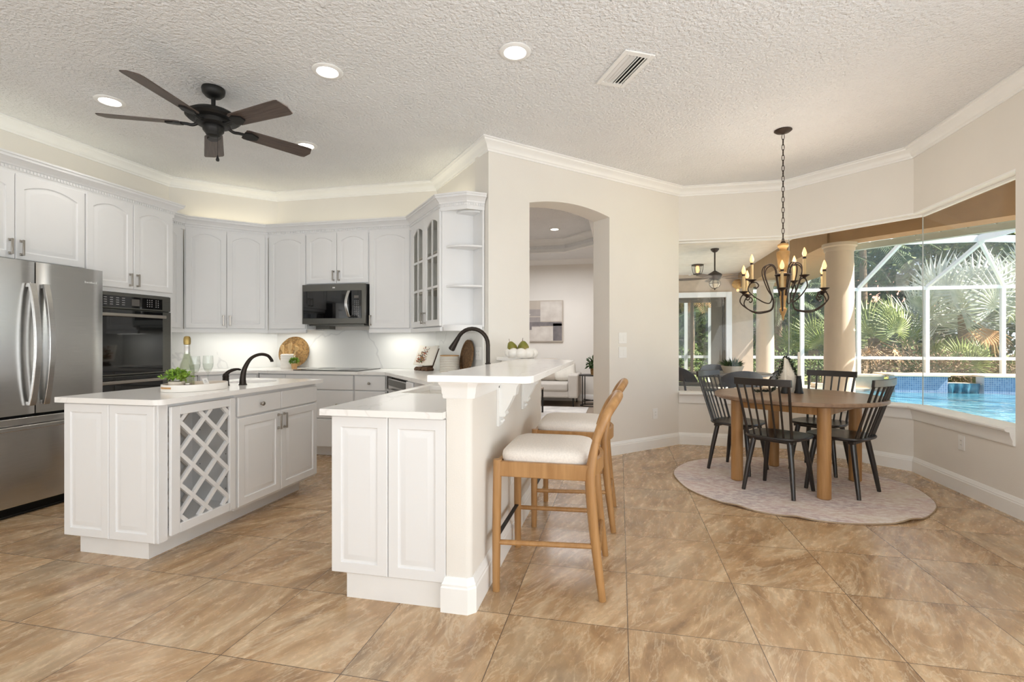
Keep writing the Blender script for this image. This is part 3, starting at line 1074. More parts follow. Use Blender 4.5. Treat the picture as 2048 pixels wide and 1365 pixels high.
# left wall narrow cabinet
t = upper('wall_cabinet', 'narrow white cabinet tucked beside the oven tower', (-4.85 + UD, 3.968), R(90), 0.385, 1)
door(t, 0.01, UZ0, 0.33, 1.065, 0.05, 0.03, 0.085)
# left angled wall pair
o = uf[1]
t = upper('wall_cabinet', 'white two-door cabinet on the angled wall left of the microwave', (o[0] + 0.003, o[1] + 0.003), R(45), 0.80, 2)
door(t, 0.012, UZ0, 0.375, 1.065, 0.05, 0.345, 0.085)
door(t, 0.391, UZ0, 0.378, 1.065, 0.05, 0.03, 0.085)
# back wall
YF = 5.27 - UD
t = upper('wall_cabinet', 'tall narrow white cabinet immediately left of the microwave', (-3.935, YF), 0, 0.492, 1)
door(t, 0.025, UZ0, 0.46, 1.065, 0.05)
t = upper('wall_cabinet', 'short white two-door cabinet above the microwave', (-3.442, YF), 0, 0.772, 2, z0=1.85, rail=False)
door(t, 0.006, 1.85, 0.376, 0.567, 0.045, 0.345, 0.085)
door(t, 0.388, 1.85, 0.376, 0.567, 0.045, 0.03, 0.085)
t = upper('wall_cabinet', 'tall white cabinet between the microwave and the glass-door cabinet', (-2.669, YF), 0, 0.528, 1)
door(t, 0.008, UZ0, 0.468, 1.065, 0.05, 0.018, 0.085)

# glass-door cabinet on the right angled wall (open box with shelves)
k0 = kx + 0.002
o = p3f + dD * k0
W = KE - k0
DD = UD - 0.012
t = thing('glass_cabinet', 'white cabinet with two arched mullioned glass doors', 'cabinet', (o.x, o.y, 0), R(-49.01))
b = MB().box(0, 0.02, UZ0 - .012, W, DD, UZ0 + .008).box(0, 0.02, UZ1 - .02, W, DD, UZ1).box(0, 0.0, UZ0 - .012, 0.05, DD, UZ1).box(W - .018, 0, UZ0 - .012, W, DD, UZ1).box(0.05, DD - .01, UZ0, W - .018, DD, UZ1 - .02)
b.box(0, -0.012, UZ0 - .048, W, 0.012, UZ0 - .012)
b.box(0.05, 0, UZ1 - 0.03, W - .018, 0.02, UZ1)
b.build('body', M['cab'], t)
for z in (1.70, 2.06):
    MB().box(0.052, 0.03, z, W - .02, DD - .012, z + 0.016).build('shelf', M['cab_in'], t)


def glass_door(x, w, z, h, hx):
    rise = 0.05
    s = 0.055
    K = 12
    mb = MB()
    mb.T = Matrix.Translation((x, 0, z))

    def lp(d, y, r):
        zt = h - d - r
        q = [(d, y, d), (w - d, y, d), (w - d, y, zt)]
        for i in range(1, K):
            u = i / K
            q.append(((w - d) + (2 * d - w) * u, y, zt + r * (1 - (2 * u - 1) ** 2)))
        return q + [(d, y, zt)]
    mb.loft([lp(0, 0, 0), lp(0, -.017, 0), lp(.004, -.02, 0), lp(s, -.02, rise), lp(s + .006, -.012, rise), lp(s + .006, 0, rise), lp(0, 0, 0)], False, False)
    mb.box(w / 2 - .011, -.017, s, w / 2 + .011, -.004, h - s)
    for zz in (h * .345, h * .62):
        mb.box(s, -.017, zz - .011, w - s, -.004, zz + .011)
    d = mb.build('door', M['cab'], t, smooth=28)
    g = MB()
    g.T = Matrix.Translation((x, 0, z))
    q = lp(s + .002, 0, rise)
    g.loft([[(a, -.0105, c) for a, _, c in q], [(a, -.0075, c) for a, _, c in q]])
    g.build('pane', M['cab_glass'], d, label='clear glass behind white mullions')
    pull_handle(d, x + hx, z + 0.085)


dw = (W - 0.056) / 2
glass_door(0.048, dw, UZ0, 1.065, dw - 0.03)
glass_door(0.052 + dw, dw, UZ0, 1.065, 0.03)

# open end shelf with quarter-round shelves
t = thing('corner_shelf', 'white open end shelf unit with rounded shelves beside the glass-door cabinet', 'shelf', (dend.x, dend.y, 0), R(-49.01))
b = MB().box(0.001, 0.0, UZ0 - .012, 0.016, UD - .012, UZ1).box(0.016, UD - .03, UZ0 - .012, 0.215, UD - .012, UZ1)
b.build('body', M['cab'], t)


def qr(rx, ry, z0, z1):
    pl = [(0.016, UD - .03)]
    for i in range(13):
        a = i / 12 * PI / 2
        pl.append((0.016 + rx * math.sin(a), UD - .03 - ry * math.cos(a)))
    return MB().prism(pl, z0, z1)


for z in (1.70, 2.06):
    qr(0.195, 0.27, z, z + 0.018).build('shelf', M['cab'], t, bevel=0.003)
qr(0.2, 0.3, UZ0 - .048, UZ0 + .006).build('bottom_shelf', M['cab'], t, bevel=0.003)
qr(0.15, 0.17, 2.385, 2.40).build('top_panel', M['cab'], t)

# ------------------------------------------------------------------ backsplash slabs
BZ0, BZ1 = 0.897, UZ0 - 0.014
bs = MB()
a1, a2, a3 = P1, P2, P3
e1 = Vector(P3) + dD * 1.25
pth = [(-4.85, 3.97), P1, P2, P3, tuple(e1)]
bs.sweep([(0.0, BZ0), (0.018, BZ0), (0.018, BZ1), (0.0, BZ1)], pth)
struct('trim_7', bs, M['marble'], 'white marble-look backsplash behind the counters', 'backsplash', smooth=0)

# under-cabinet strips and the glow above the wall cabinets
for nm, p, rz, L in (('b', (-4.21, 4.78), 45, 0.7), ('c', (-3.68, 5.06), 0, 0.42), ('d', (-2.40, 5.06), 0, 0.42)):
    lamp('under_cabinet_strip', 'AREA', (p[0], p[1], UZ0 - 0.05), 1.25, (1.0, 0.98, 0.90), (0, 0, R(rz)), L, 0.04)
for p, rz, L in (((-4.62, 3.1), 90, 1.6), ((-4.33, 4.85), 45, 0.9), ((-3.0, 5.12), 0, 1.7), ((-1.75, 4.8), -49, 0.9)):
    lamp('over_cabinet_strip', 'AREA', (p[0], p[1], 2.555), 0.85, (1.0, 0.9, 0.64), (R(180), 0, R(rz)), L, 0.05)

# ------------------------------------------------------------------ microwave
MY = 4.845
t = thing('microwave', 'dark steel over-the-range microwave below the short cabinet', 'microwave', (-3.44, MY, 0))
MB().box(0.004, 0.025, 1.40, 0.764, 0.42, 1.832).build('body', M['black_matt'], t)
f = MB().box(0, 0, 1.40, 0.768, 0.026, 1.835)
f.build('front_frame', M['steel_dark'], t, bevel=0.004)
d = MB().box(0.018, -0.006, 1.462, 0.60, 0.002, 1.762).build('door_glass', M['black_glass'], t, label='black glass door')
p_ = MB().box(0.602, -0.006, 1.462, 0.722, 0.002, 1.762).build('control_panel', M['black_glass'], t)
MB().box(0.638, -0.0075, 1.678, 0.692, -0.0055, 1.706).build('display', M['display'], p_, label='small grey display')
ky = MB()
for i in range(3):
    for j in range(9):
        ky.box(0.638 + i * .022, -0.0072, 1.49 + j * .019, 0.648 + i * .022, -0.0055, 1.496 + j * .019)
ky.build('key_markings', M['glyph'], p_)
h = MB()
loops = []
for i in range(13):
    u = i / 12
    z = 1.472 + 0.286 * u
    y = -0.02 - 0.032 * math.sin(PI * u)
    x = 0.585 - 0.018 * math.sin(PI * u)
    loops.append([(x - .016, y - .006, z), (x + .016, y - .006, z), (x + .016, y + .004, z), (x - .016, y + .004, z)])
h.loft(loops)
h.box(0.575, -0.02, 1.472, 0.595, -0.005, 1.49).box(0.575, -0.02, 1.74, 0.595, -0.005, 1.758)
h.build('handle', M['steel'], t, bevel=0.003, label='bright curved steel handle')
MB().box(0.375, -0.0012, 1.79, 0.405, 0.0006, 1.803).build('logo', M['logo'], t, label='tiny pale logo mark')
MB().box(0.05, 0.06, 1.382, 0.72, 0.38, 1.401).box(0.09, 0.12, 1.345, 0.26, 0.24, 1.383).build('vent_hood', M['steel_dark'], t)

# ------------------------------------------------------------------ base cabinets and worktops
CT0, CT1 = 0.866, 0.896
BD = 0.63
bfy = 5.27 - BD
# left angled base
bB = (-4.85 + BD, 4.50 - BD * .4142)
t = thing('base_cabinet', 'white drawer cabinet in the left angled corner behind the island', 'cabinet', (bB[0] + .003, bB[1] + .003, 0), R(45), 'base cabinets')
LB = math.hypot((-4.08 + BD * .4142) - bB[0], bfy - bB[1]) - 0.01
MB().box(0, 0, 0.10, LB, BD - .03, CT0).build('body', M['cab'], t)
MB().box(0, 0.07, 0.0, LB, BD - .03, 0.10).build('toe_kick', M['toe'], t)
for z, hh in ((0.71, 0.145), (0.41, 0.29), (0.11, 0.29)):
    drawer(t, 0.02, z, LB - 0.04, hh, (0.5,))
# left wall base
t = thing('base_cabinet', 'short white base cabinet between the oven tower and the corner', 'cabinet', (-4.85 + BD, 3.972, 0), R(90), 'base cabinets')
lw = bB[1] - 3.972 - 0.005
MB().box(0, 0, 0.10, lw, BD - .03, CT0).build('body', M['cab'], t)
MB().box(0, 0.07, 0.0, lw, BD - .03, 0.10).build('toe_kick', M['toe'], t)
drawer(t, 0.01, 0.11, lw - .02, 0.745, ())
# back wall wide drawers under the cooktop
x0 = -4.08 + BD * .4142
t = thing('base_cabinet', 'white cabinet of wide drawers under the cooktop', 'cabinet', (x0 + .004, bfy, 0), 0, 'base cabinets')
w = -2.682 - x0 - .006
MB().box(0, 0, 0.10, w, BD - .03, CT0).build('body', M['cab'], t)
MB().box(0, 0.07, 0.0, w, BD - .03, 0.10).build('toe_kick', M['toe'], t)
wl = w - 0.80
for z, hh in ((0.705, 0.15), (0.405, 0.29), (0.105, 0.29)):
    drawer(t, 0.01, z, wl - 0.015, hh, (0.5,))
    drawer(t, wl, z, 0.795, hh, (0.22, 0.78) if hh > .2 else (0.25,))
t = thing('base_cabinet', 'narrow white drawer cabinet beside the dishwasher corner', 'cabinet', (-2.680, bfy, 0), 0, 'base cabinets')
MB().box(0, 0, 0.10, 0.36, BD - .03, CT0).build('body', M['cab'], t)
MB().box(0, 0.07, 0.0, 0.36, BD - .03, 0.10).build('toe_kick', M['toe'], t)
for z, hh in ((0.705, 0.15), (0.405, 0.29), (0.105, 0.29)):
    drawer(t, 0.008, z, 0.345, hh, (0.5,))
# dishwasher on right angled run
p3b = Vector(P3) + nD * 0.645
o = p3b + dD * 0.42
t = thing('dishwasher', 'stainless steel dishwasher under the angled right-hand counter', 'dishwasher', (o.x, o.y, 0), R(-49.01))
MB().box(0, 0.02, 0.09, 0.60, 0.58, CT0 - .004).build('body', M['black_matt'], t)
dd = MB().box(0, -0.015, 0.10, 0.60, 0.02, 0.845).build('door', M['steel'], t, bevel=0.004)
MB().box(0.02, -0.018, 0.775, 0.58, -0.0145, 0.835).build('control_strip', M['steel_dark'], dd)
MB().bar((0.06, -0.05, 0.74), (0.54, -0.05, 0.74), 0.02, 0.022).box(0.07, -0.05, 0.731, 0.09, -0.014, 0.749).box(0.51, -0.05, 0.731, 0.53, -0.014, 0.749).build('handle', M['steel'], dd, bevel=0.003)
MB().box(0, 0.06, 0, 0.60, 0.58, 0.09).build('toe_kick', M['black_matt'], t)
o = p3b + dD * 1.025
t = thing('base_cabinet', 'white filler cabinet between the dishwasher and the sink peninsula', 'cabinet', (o.x, o.y, 0), R(-49.01), 'base cabinets')
MB().box(0, 0, 0.10, 0.20, 0.56, CT0).build('body', M['cab'], t)
drawer(t, 0.005, 0.705, 0.19, 0.15, ())
door(t, 0.005, 0.11, 0.19, 0.58, 0, stile=0.04)

# peninsula cabinet: inner face looks -X, end panel looks -Y
PX0, PX1, PY0, PY1 = -1.338, -0.764, 2.105, 3.30
t = thing('peninsula_cabinet', 'white sink cabinet of the peninsula with two raised end panels', 'cabinet', (0, 0, 0))
b = MB().box(PX0, PY0 + .02, 0.115, PX1, 2.70, CT0).box(PX0, 2.70, 0.115, PX1, PY1, 0.60)
b.box(PX0, 2.70, 0.60, PX0 + 0.012, PY1, CT0).box(PX1 - 0.012, 2.70, 0.60, PX1, PY1, CT0).box(PX0 + .012, PY1 - .012, 0.60, PX1 - .012, PY1, CT0)
b.build('body', M['cab'], t)
MB().box(PX0 + 0.075, PY0 + 0.012, 0, PX1, PY1, 0.115).build('toe_kick', M['toe'], t)
g = MB()
g.T = Matrix.Translation((0, PY0 + .02, 0))
for x, w in ((PX0, 0.288), (PX0 + 0.291, 0.282)):
    mb = MB()
    mb.T = Matrix.Translation((x, PY0 + .02, 0.118))
    mb.loft(panel_loops(w, CT0 - .118 - .008, 0, 0.02, 0.05))
    mb.build('end_panel', M['cab'], t, smooth=28)
for y, w in ((2.14, 0.37), (2.53, 0.37), (2.92, 0.37)):
    mb = MB()
    mb.T = Matrix.Translation((PX0, y + w, 0.125)) @ Matrix.Rotation(R(-90), 4, 'Z')
    mb.loft(panel_loops(w, 0.56, 0, 0.02, 0.05))
    dd = mb.build('door', M['cab'], t, smooth=28)

# worktops: one continuous run with the sink cut out
SX0, SX1, SY0, SY1 = -1.31, -0.92, 2.80, 3.28
ov = 0.665
wf = [(-4.85 + ov, 3.972), (-4.85 + ov, 4.50 - ov * .4142), (-4.08 + ov * .4142, 5.27 - ov)]
pdf = Vector(P3) + nD * ov
kq = (5.27 - ov - pdf.y) / dD.y
qc = pdf + dD * kq
PCX = -1.372
kp = (PCX - pdf.x) / dD.x
qp = pdf + dD * kp
g_ = 0.02
wk = [(-4.85 + g_, 3.972), (-4.85 + g_, 4.50 - g_ * .4142), (-4.08 + g_ * .4142, 5.27 - g_), (-2.02 - g_ * .4, 5.27 - g_)]
e2 = Vector(P3) + dD * 1.28 + nD * g_
mb = MB()
mb.prism([wf[0], wf[1], wk[1], wk[0]], CT0, CT1)
mb.prism([wf[1], wf[2], wk[2], wk[1]], CT0, CT1)
mb.prism([wf[2], tuple(qc), wk[3], wk[2]], CT0, CT1)
mb.prism([tuple(qc), tuple(qp), (PX1, qp.y), (PX1, 4.04), (-1.02, 4.30), (-1.13, 4.245), tuple(e2), wk[3]], CT0, CT1)
mb.prism([(PCX, SY1), (SX0, SY1), (SX0, SY0), (PCX, SY0)], CT0, CT1)
mb.prism([(SX1, SY1), (PX1, SY1), (PX1, SY0), (SX1, SY0)], CT0, CT1)
mb.prism([(PCX, SY1), (PCX, qp.y), (PX1, qp.y), (PX1, SY1)], CT0, CT1)
mb.prism([(PCX, SY0), (PX1, SY0), (PX1, 2.06), (PCX, 2.06)], CT0, CT1)
solo('countertop', mb, M['quartz'], 'white quartz worktop running round the kitchen to the peninsula', 'countertop', smooth=0)
# sink
t = thing('sink', 'white undermount sink set in the peninsula worktop', 'sink', (0, 0, 0))
b = MB()
zt = CT0 - 0.001
b.box(SX0, SY0, 0.66, SX1, SY1, 0.672).box(SX0 - .012, SY0 - .012, 0.66, SX0, SY1 + .012, zt).box(SX1, SY0 - .012, 0.66, SX1 + .012, SY1 + .012, zt).box(SX0, SY0 - .012, 0.66, SX1, SY0, zt).box(SX0, SY1, 0.66, SX1, SY1 + .012, zt)
b.build('basin', M['white_ceramic'], t)
MB().lathe([(0.001, 0), (0.04, 0), (0.04, 0.004), (0.001, 0.004)], 20, ((SX0 + SX1) / 2, (SY0 + SY1) / 2, 0.672)).build('drain', M['nickel'], t)
# tall gooseneck tap at the bar
t = thing('kitchen_faucet', 'tall dark bronze gooseneck pull-down faucet behind the bar', 'faucet', (-0.842, 3.12, CT1))
MB().lathe([(0.03, 0), (0.03, 0.006), (0.022, 0.012), (0.02, 0.07), (0.016, 0.08), (0.001, 0.082)], 20).build('base', M['bronze'], t)
pts = [(0, 0, 0.07), (0, 0, 0.25)]
for i in range(13):
    a = PI * i / 12 * 0.86
    pts.append((-0.108 + 0.108 * math.cos(a), 0, 0.29 + 0.108 * math.sin(a)))
MB().tube(pts, 0.0135, 14).build('neck', M['bronze'], t)
e = Vector(pts[-1]); dv = (Vector(pts[-1]) - Vector(pts[-2])).normalized()
MB().tube([e - dv * .005, e + dv * .02, e + dv * .05, e + dv * .085, e + dv * .092], [0.0145, 0.016, 0.019, 0.0225, 0.018], 16).build('spray_head', M['bronze'], t)
MB().lathe([(0.0135, 0.163), (0.019, 0.165), (0.019, 0.172), (0.0135, 0.174)], 16).tube([(0, -0.016, 0.055), (0, -0.05, 0.06), (0, -0.075, 0.075)], [0.007, 0.006, 0.005], 8).build('lever', M['bronze'], t)

# bar top
bt = [(-0.79, 1.945), (-0.40, 1.945), (-0.372, 1.953), (-0.353, 1.972), (-0.345, 2.0), (-0.335, 3.70), (-1.0, 4.38), (-1.085, 4.305), (-0.79, 4.01)]
solo('breakfast_bar', MB().prism(bt, HT, HT + 0.03), M['quartz'], 'raised white quartz breakfast bar top on the half wall', 'bar top', smooth=0, bevel=0.003)
for y, lb in ((2.62, 'white scrolled corbel under the bar top nearest the camera'), (3.3, 'white scrolled corbel under the far half of the bar top')):
    c = []
    D_, Hh = 0.165, 0.235
    prof = [(0, 0), (0, -Hh), (0.03, -Hh), (0.036, -Hh + .012), (0.03, -Hh + .024)]
    for i in range(9):
        a = i / 8
        prof.append((0.032 + 0.045 * a ** 0.8, -Hh + .03 + 0.085 * a))
    prof += [(0.088, -0.118), (0.092, -0.10)]
    for i in range(7):
        a = i / 6 * PI / 2
        prof.append((0.092 + 0.065 * (1 - math.cos(a)), -0.09 + 0.05 * math.sin(a)))
    prof += [(D_, -0.035), (D_, 0)]
    mb = MB()
    mb.loft([[(x, yy, z) for x, z in prof] for yy in (-0.038, 0.038)])
    t = thing('corbel', lb, 'corbel', (HX1 + 0.012, y, HT), 0, 'corbels under the bar')
    mb.build('bracket', M['trim'], t, smooth=40)
    MB().box(-0.011, -0.055, -0.285, 0.001, 0.055, -0.001).build('back_plate', M['trim'], t)
    m2 = MB()
    for yy in (-0.02, 0, 0.02):
        m2.sphere((0.008, yy, -0.262), 0.009, 10)
    m2.build('bead', M['trim'], t)
# outlet hidden on the half wall

# ================================================================== island
IX0, IX1, IY0, IY1 = -3.085, -2.455, 2.215, 3.63
t = thing('kitchen_island', 'white kitchen island with a lattice wine rack, drawer and two doors', 'kitchen island', (IX1, IY0, 0), R(90))
IL = IY1 - IY0
ID = IX1 - IX0
RX0, RX1 = 0.055, 0.535          # wine-rack bay along the long face
b = MB()
b.box(0, 0.0, 0.105, RX0, ID, CT0 - .001)
b.box(RX1, 0.0, 0.105, IL, ID, CT0 - .001)
b.box(RX0, 0.32, 0.105, RX1, ID, CT0 - .001)
b.box(RX0, 0.012, 0.105, RX1, 0.32, 0.165)
b.box(RX0, 0.012, 0.80, RX1, 0.32, CT0 - .001)
b.build('body', M['cab'], t)
MB().box(0.03, 0.10, 0, IL - 0.07, ID - 0.05, 0.105).build('toe_kick', M['toe'], t)
# end panels (face -Y): local x runs along world Y so build them with their own turn
for k, (x, w) in enumerate(((0.0, 0.315), (0.318, 0.305))):
    mb = MB()
    mb.T = Matrix.Rotation(R(-90), 4, 'Z') @ Matrix.Translation((-ID + x, 0.0, 0.112))
    mb.loft(panel_loops(w, CT0 - .112 - .006, 0, 0.022, 0.046))
    mb.build('end_panel', M['cab'], t, smooth=28)
# wine rack frame and lattice
fx0, fx1, fz0, fz1 = 0.06, 0.53, 0.125, 0.845
ox0, ox1, oz0, oz1 = 0.118, 0.482, 0.178, 0.795
fr = MB()
fr.box(fx0, -0.02, fz0, ox0, 0.0, fz1).box(ox1, -0.02, fz0, fx1, 0.0, fz1).box(ox0, -0.02, fz0, ox1, 0.0, oz0).box(ox0, -0.02, oz1, ox1, 0.0, fz1)
fr.build('rack_frame', M['cab'], t, bevel=0.003)


def lattice(y0, y1, wd=0.023):
    mb = MB()
    p = 0.178
    cx, cz = (ox0 + ox1) / 2, (oz0 + oz1) / 2
    for sgn in (1, -1):
        for i in range(-4, 6):
            # line z = sgn*(x-cx)*m + cz + (i-.5)*p
            m = 1.0
            cc = cz + (i - 0.5) * p
            xs = []
            xa, xb = ox0 - .004, ox1 + .004
            za, zb = cc + sgn * m * (xa - cx), cc + sgn * m * (xb - cx)
            lo_, hi_ = oz0 - .004, oz1 + .004
            # clip in z
            t0, t1 = 0.0, 1.0
            dz = zb - za
            for bound, sg in ((lo_, 1), (hi_, -1)):
                fa, fb = sg * (za - bound), sg * (zb - bound)
                if fa < 0 and fb < 0:
                    t0, t1 = 1, 0
                elif fa < 0:
                    t0 = max(t0, fa / (fa - fb))
                elif fb < 0:
                    t1 = min(t1, fa / (fa - fb))
            if t1 - t0 < 0.03:
                continue
            A = (xa + (xb - xa) * t0, (y0 + y1) / 2, za + dz * t0)
            B = (xa + (xb - xa) * t1, (y0 + y1) / 2, za + dz * t1)
            e = 0.0008 * sgn
            mb.bar((A[0], A[1] + e, A[2]), (B[0], B[1] + e, B[2]), wd, y1 - y0, up=(0, 1, 0))
    return mb


lattice(-0.012, 0.006).build('front_lattice', M['cab'], t)
lattice(0.285, 0.302).build('rear_lattice', M['cab_in'], t)
hm = MB()
for i in range(7):
    for y in (0.06, 0.26):
        z = 0.25 + i * .075
        hm.box(RX1 - .0012, y - .003, z - .003, RX1 - .0003, y + .003, z + .003)
hm.build('peg_hole', M['steel_dark'], t)
# drawer front, false front, doors
d1 = drawer(t, 0.553, 0.715, 0.415, 0.128, (0.5,))
drawer(t, 0.972, 0.715, 0.44, 0.128, ())
door(t, 0.553, 0.122, 0.413, 0.582, 0, 0.383, 0.505)
door(t, 0.970, 0.122, 0.44, 0.582, 0, 0.03, 0.505)

# island worktop with a small bar sink hole
mb = MB()
hx, hy, hr1, hr2 = -2.80, 3.33, 0.17, 0.17
oc = [(-3.12, 2.17), (-2.455, 2.17)] + [(-2.455 + 0.045 * math.sin(a), 2.215 - 0.045 * math.cos(a)) for a in (0.4, 0.8, 1.2)] + [(-2.41, 2.22), (-2.41, 3.67), (-3.12, 3.67)]
NS = 40


def ray_edge(a):
    dx, dy = math.cos(a), math.sin(a)
    best = 9
    for i in range(len(oc)):
        p, q = oc[i], oc[(i + 1) % len(oc)]
        ex, ey = q[0] - p[0], q[1] - p[1]
        det = dx * -ey + ex * dy
        if abs(det) < 1e-9:
            continue
        wx, wy = p[0] - hx, p[1] - hy
        tt = (wx * -ey + ex * wy) / det
        uu = (dx * wy - dy * wx) / det
        if tt > 1e-6 and -1e-6 <= uu <= 1 + 1e-6:
            best = min(best, tt)
    return (hx + dx * best, hy + dy * best)


angs = sorted([2 * PI * i / NS for i in range(NS)] + [math.atan2(p[1] - hy, p[0] - hx) % (2 * PI) for p in oc])
ao = [ray_edge(a) for a in angs]
ai = [(hx + hr1 * math.cos(a), hy + hr2 * math.sin(a)) for a in angs]
z0_, z1_ = CT0, CT1
mb.loft([[(x, y, z0_) for x, y in ai], [(x, y, z0_) for x, y in ao], [(x, y, z1_) for x, y in ao], [(x, y, z1_) for x, y in ai]], wrap=True)
solo('island_counter', mb, M['quartz'], 'white quartz top of the kitchen island', 'countertop', smooth=30)
t = thing('bar_sink', 'small round white prep sink in the island top', 'sink', (hx, hy, CT0))
MB().lathe([(0.18, -0.001), (0.18, -0.008), (0.168, -0.012), (0.15, -0.10), (0.11, -0.12), (0.001, -0.122), (0.001, -0.126), (0.115, -0.125), (0.158, -0.104), (0.186, -0.012), (0.186, -0.001)], 32, cap=False).build('basin', M['white_ceramic'], t)
for ch in t.children:
    ch.location.z = 0.0
# island tap: curved spout and separate lever
t = thing('island_faucet', 'dark bronze curved spout tap on the island', 'faucet', (-2.655, 3.06, CT1))
pts = smooth_path([(0, 0, 0.0), (0.0, 0.0, 0.05), (0.008, 0.01, 0.12), (0.03, 0.045, 0.19), (0.06, 0.10, 0.218), (0.085, 0.15, 0.208), (0.098, 0.175, 0.175), (0.10, 0.178, 0.16)], 5)
n_ = len(pts)
MB().tube(pts, [0.024 - 0.0125 * min(1, i / (n_ * .45)) for i in range(n_)], 16).build('spout', M['bronze'], t)
MB().lathe([(0.028, 0), (0.028, 0.004), (0.024, 0.008), (0.001, 0.008)], 20).build('base_ring', M['bronze'], t)
t = thing('faucet_lever', 'dark bronze lever control beside the island spout', 'faucet', (-2.735, 2.99, CT1))
MB().lathe([(0.026, 0), (0.026, 0.004), (0.022, 0.008), (0.020, 0.06), (0.022, 0.066), (0.016, 0.085), (0.001, 0.092)], 20).build('base', M['bronze'], t)
MB().tube(smooth_path([(0, 0, 0.075), (0.012, 0.02, 0.10), (0.035, 0.06, 0.113), (0.05, 0.085, 0.108)], 5), [0.016, 0.0155, 0.015, 0.014, 0.013, 0.0125, 0.012, 0.0115, 0.011, 0.01, 0.009, 0.0085, 0.008, 0.0075, 0.007, 0.006], 10).build('lever', M['bronze'], t)

# ------------------------------------------------------------------ leafy helper


def leaf(mb, p, d, up, L, w, mi=0, fold=0.15):
    p = Vector(p)
    d = Vector(d).normalized()
    up = Vector(up)
    s_ = d.cross(up)
    if s_.length < 1e-4:
        s_ = d.orthogonal()
    s_.normalize()
    nn = s_.cross(d)
    m_ = p + d * (L * .45)
    mb.add([p, m_ + s_ * w / 2 + nn * fold * w, p + d * L - nn * 0.1 * L, m_ - s_ * w / 2 + nn * fold * w, m_], [(0, 4, 1), (4, 2, 1), (0, 3, 4), (4, 3, 2)], mi)


def rdir(rnd, zmin=-1.0):
    while True:
        v = Vector((rnd.uniform(-1, 1), rnd.uniform(-1, 1), rnd.uniform(-1, 1)))
        if 0.1 < v.length < 1:
            v.normalize()
            if v.z >= zmin:
                return v


def leaf_ball(mb, c, rad, n, L, w, seed, zmin=-0.4, sq=(1, 1, 1), shell=0.5):
    rnd = random.Random(seed)
    for _ in range(n):
        v = rdir(rnd, zmin)
        r = rad * (shell + (1 - shell) * rnd.random())
        p = Vector(c) + Vector((v.x * r * sq[0], v.y * r * sq[1], v.z * r * sq[2]))
        d = (v + rdir(rnd) * 0.8)
        leaf(mb, p, d, rdir(rnd), L * rnd.uniform(.7, 1.2), w * rnd.uniform(.8, 1.2))


# ------------------------------------------------------------------ oval tray on the island with its things
TXc, TYc, TR = -2.70, 2.70, R(80)
tray = thing('serving_tray', 'oval white serving tray with a wooden floor on the island', 'tray', (TXc, TYc, CT1), TR)


def oval(rx, ry, n=48):
    return [(rx * math.cos(2 * PI * i / n), ry * math.sin(2 * PI * i / n)) for i in range(n)]


mb = MB()
o1, o2 = oval(0.198, 0.155), oval(0.189, 0.146)
mb.loft([[(x, y, 0.0012) for x, y in o2], [(x, y, 0.0012) for x, y in o1], [(x, y, 0.044) for x, y in o1], [(x, y, 0.044) for x, y in o2]], wrap=True)
mb.build('rim', M['white_ceramic'], tray, smooth=50)
MB().loft([[(x, y, 0.002) for x, y in oval(.1885, .1455)], [(x, y, 0.010) for x, y in oval(.1885, .1455)]]).build('base', M['tray_in'], tray)
hs = MB()
for s_ in (-1, 1):
    lp = []
    for i in range(9):
        a = (i / 8 - .5) * 0.62
        lp.append(a)
    rows = []
    for zz in (0.020, 0.032):
        rows.append([(s_ * 0.1988 * math.cos(a), 0.1557 * math.sin(a), zz) for a in lp])
    n = len(lp)
    hs.add(rows[0] + rows[1], [(i, i + 1, n + i + 1, n + i) for i in range(n - 1)])
hs.build('handle_slot', M['tray_in'], tray)
TZ = CT1 + 0.0105


def tw(x, y):
    c_, s_ = math.cos(TR), math.sin(TR)
    return (TXc + c_ * x - s_ * y, TYc + s_ * x + c_ * y, TZ)


# potted plant
t = thing('potted_plant', 'bright green plant in a low pale pot on the island tray', 'plant', tw(-0.10, 0.035))
MB().lathe([(0.001, 0), (0.04, 0), (0.044, 0.012), (0.046, 0.048), (0.042, 0.05), (0.001, 0.046)], 24).build('pot', M['cream_ceramic'], t)
mb = MB()
leaf_ball(mb, (0, 0, 0.082), 0.048, 260, 0.026, 0.018, 11, -0.5, (1, 1, .8), 0.25)
rnd = random.Random(3)
for k in range(14):
    v = rdir(rnd, -.1)
    base = Vector((v.x * .05, v.y * .05, .08))
    for q in range(4):
        leaf(mb, base + v * (0.011 * q), v + rdir(rnd) * .8, rdir(rnd), 0.022, 0.015)
mb.build('foliage', M['leaf_bright'], t, smooth=0, recalc=False)
# champagne bottle
t = thing('champagne_bottle', 'clear sparkling wine bottle with gold foil on the island tray', 'bottle', tw(-0.005, 0.075))
MB().lathe([(0.001, 0.0), (0.040, 0.0), (0.043, 0.006), (0.043, 0.13), (0.039, 0.155), (0.026, 0.19), (0.018, 0.22), (0.0145, 0.25), (0.001, 0.25)], 28).build('bottle_body', M['bottle_glass'], t)
MB().lathe([(0.001, 0.001), (0.038, 0.003), (0.040, 0.12), (0.034, 0.155), (0.022, 0.19), (0.012, 0.225), (0.001, 0.227)], 20).build('wine', M['bottle_glass'], t)
MB().lathe([(0.0165, 0.222), (0.0165, 0.27), (0.0175, 0.272), (0.0175, 0.28), (0.0155, 0.283)], 24).build('neck_foil', M['logo'], t, label='silver neck foil')
MB().lathe([(0.0155, 0.282), (0.0195, 0.285), (0.021, 0.30), (0.0205, 0.322), (0.016, 0.335), (0.010, 0.338), (0.001, 0.339)], 24).build('cap_foil', M['foil'], t, label='gold foil cap')


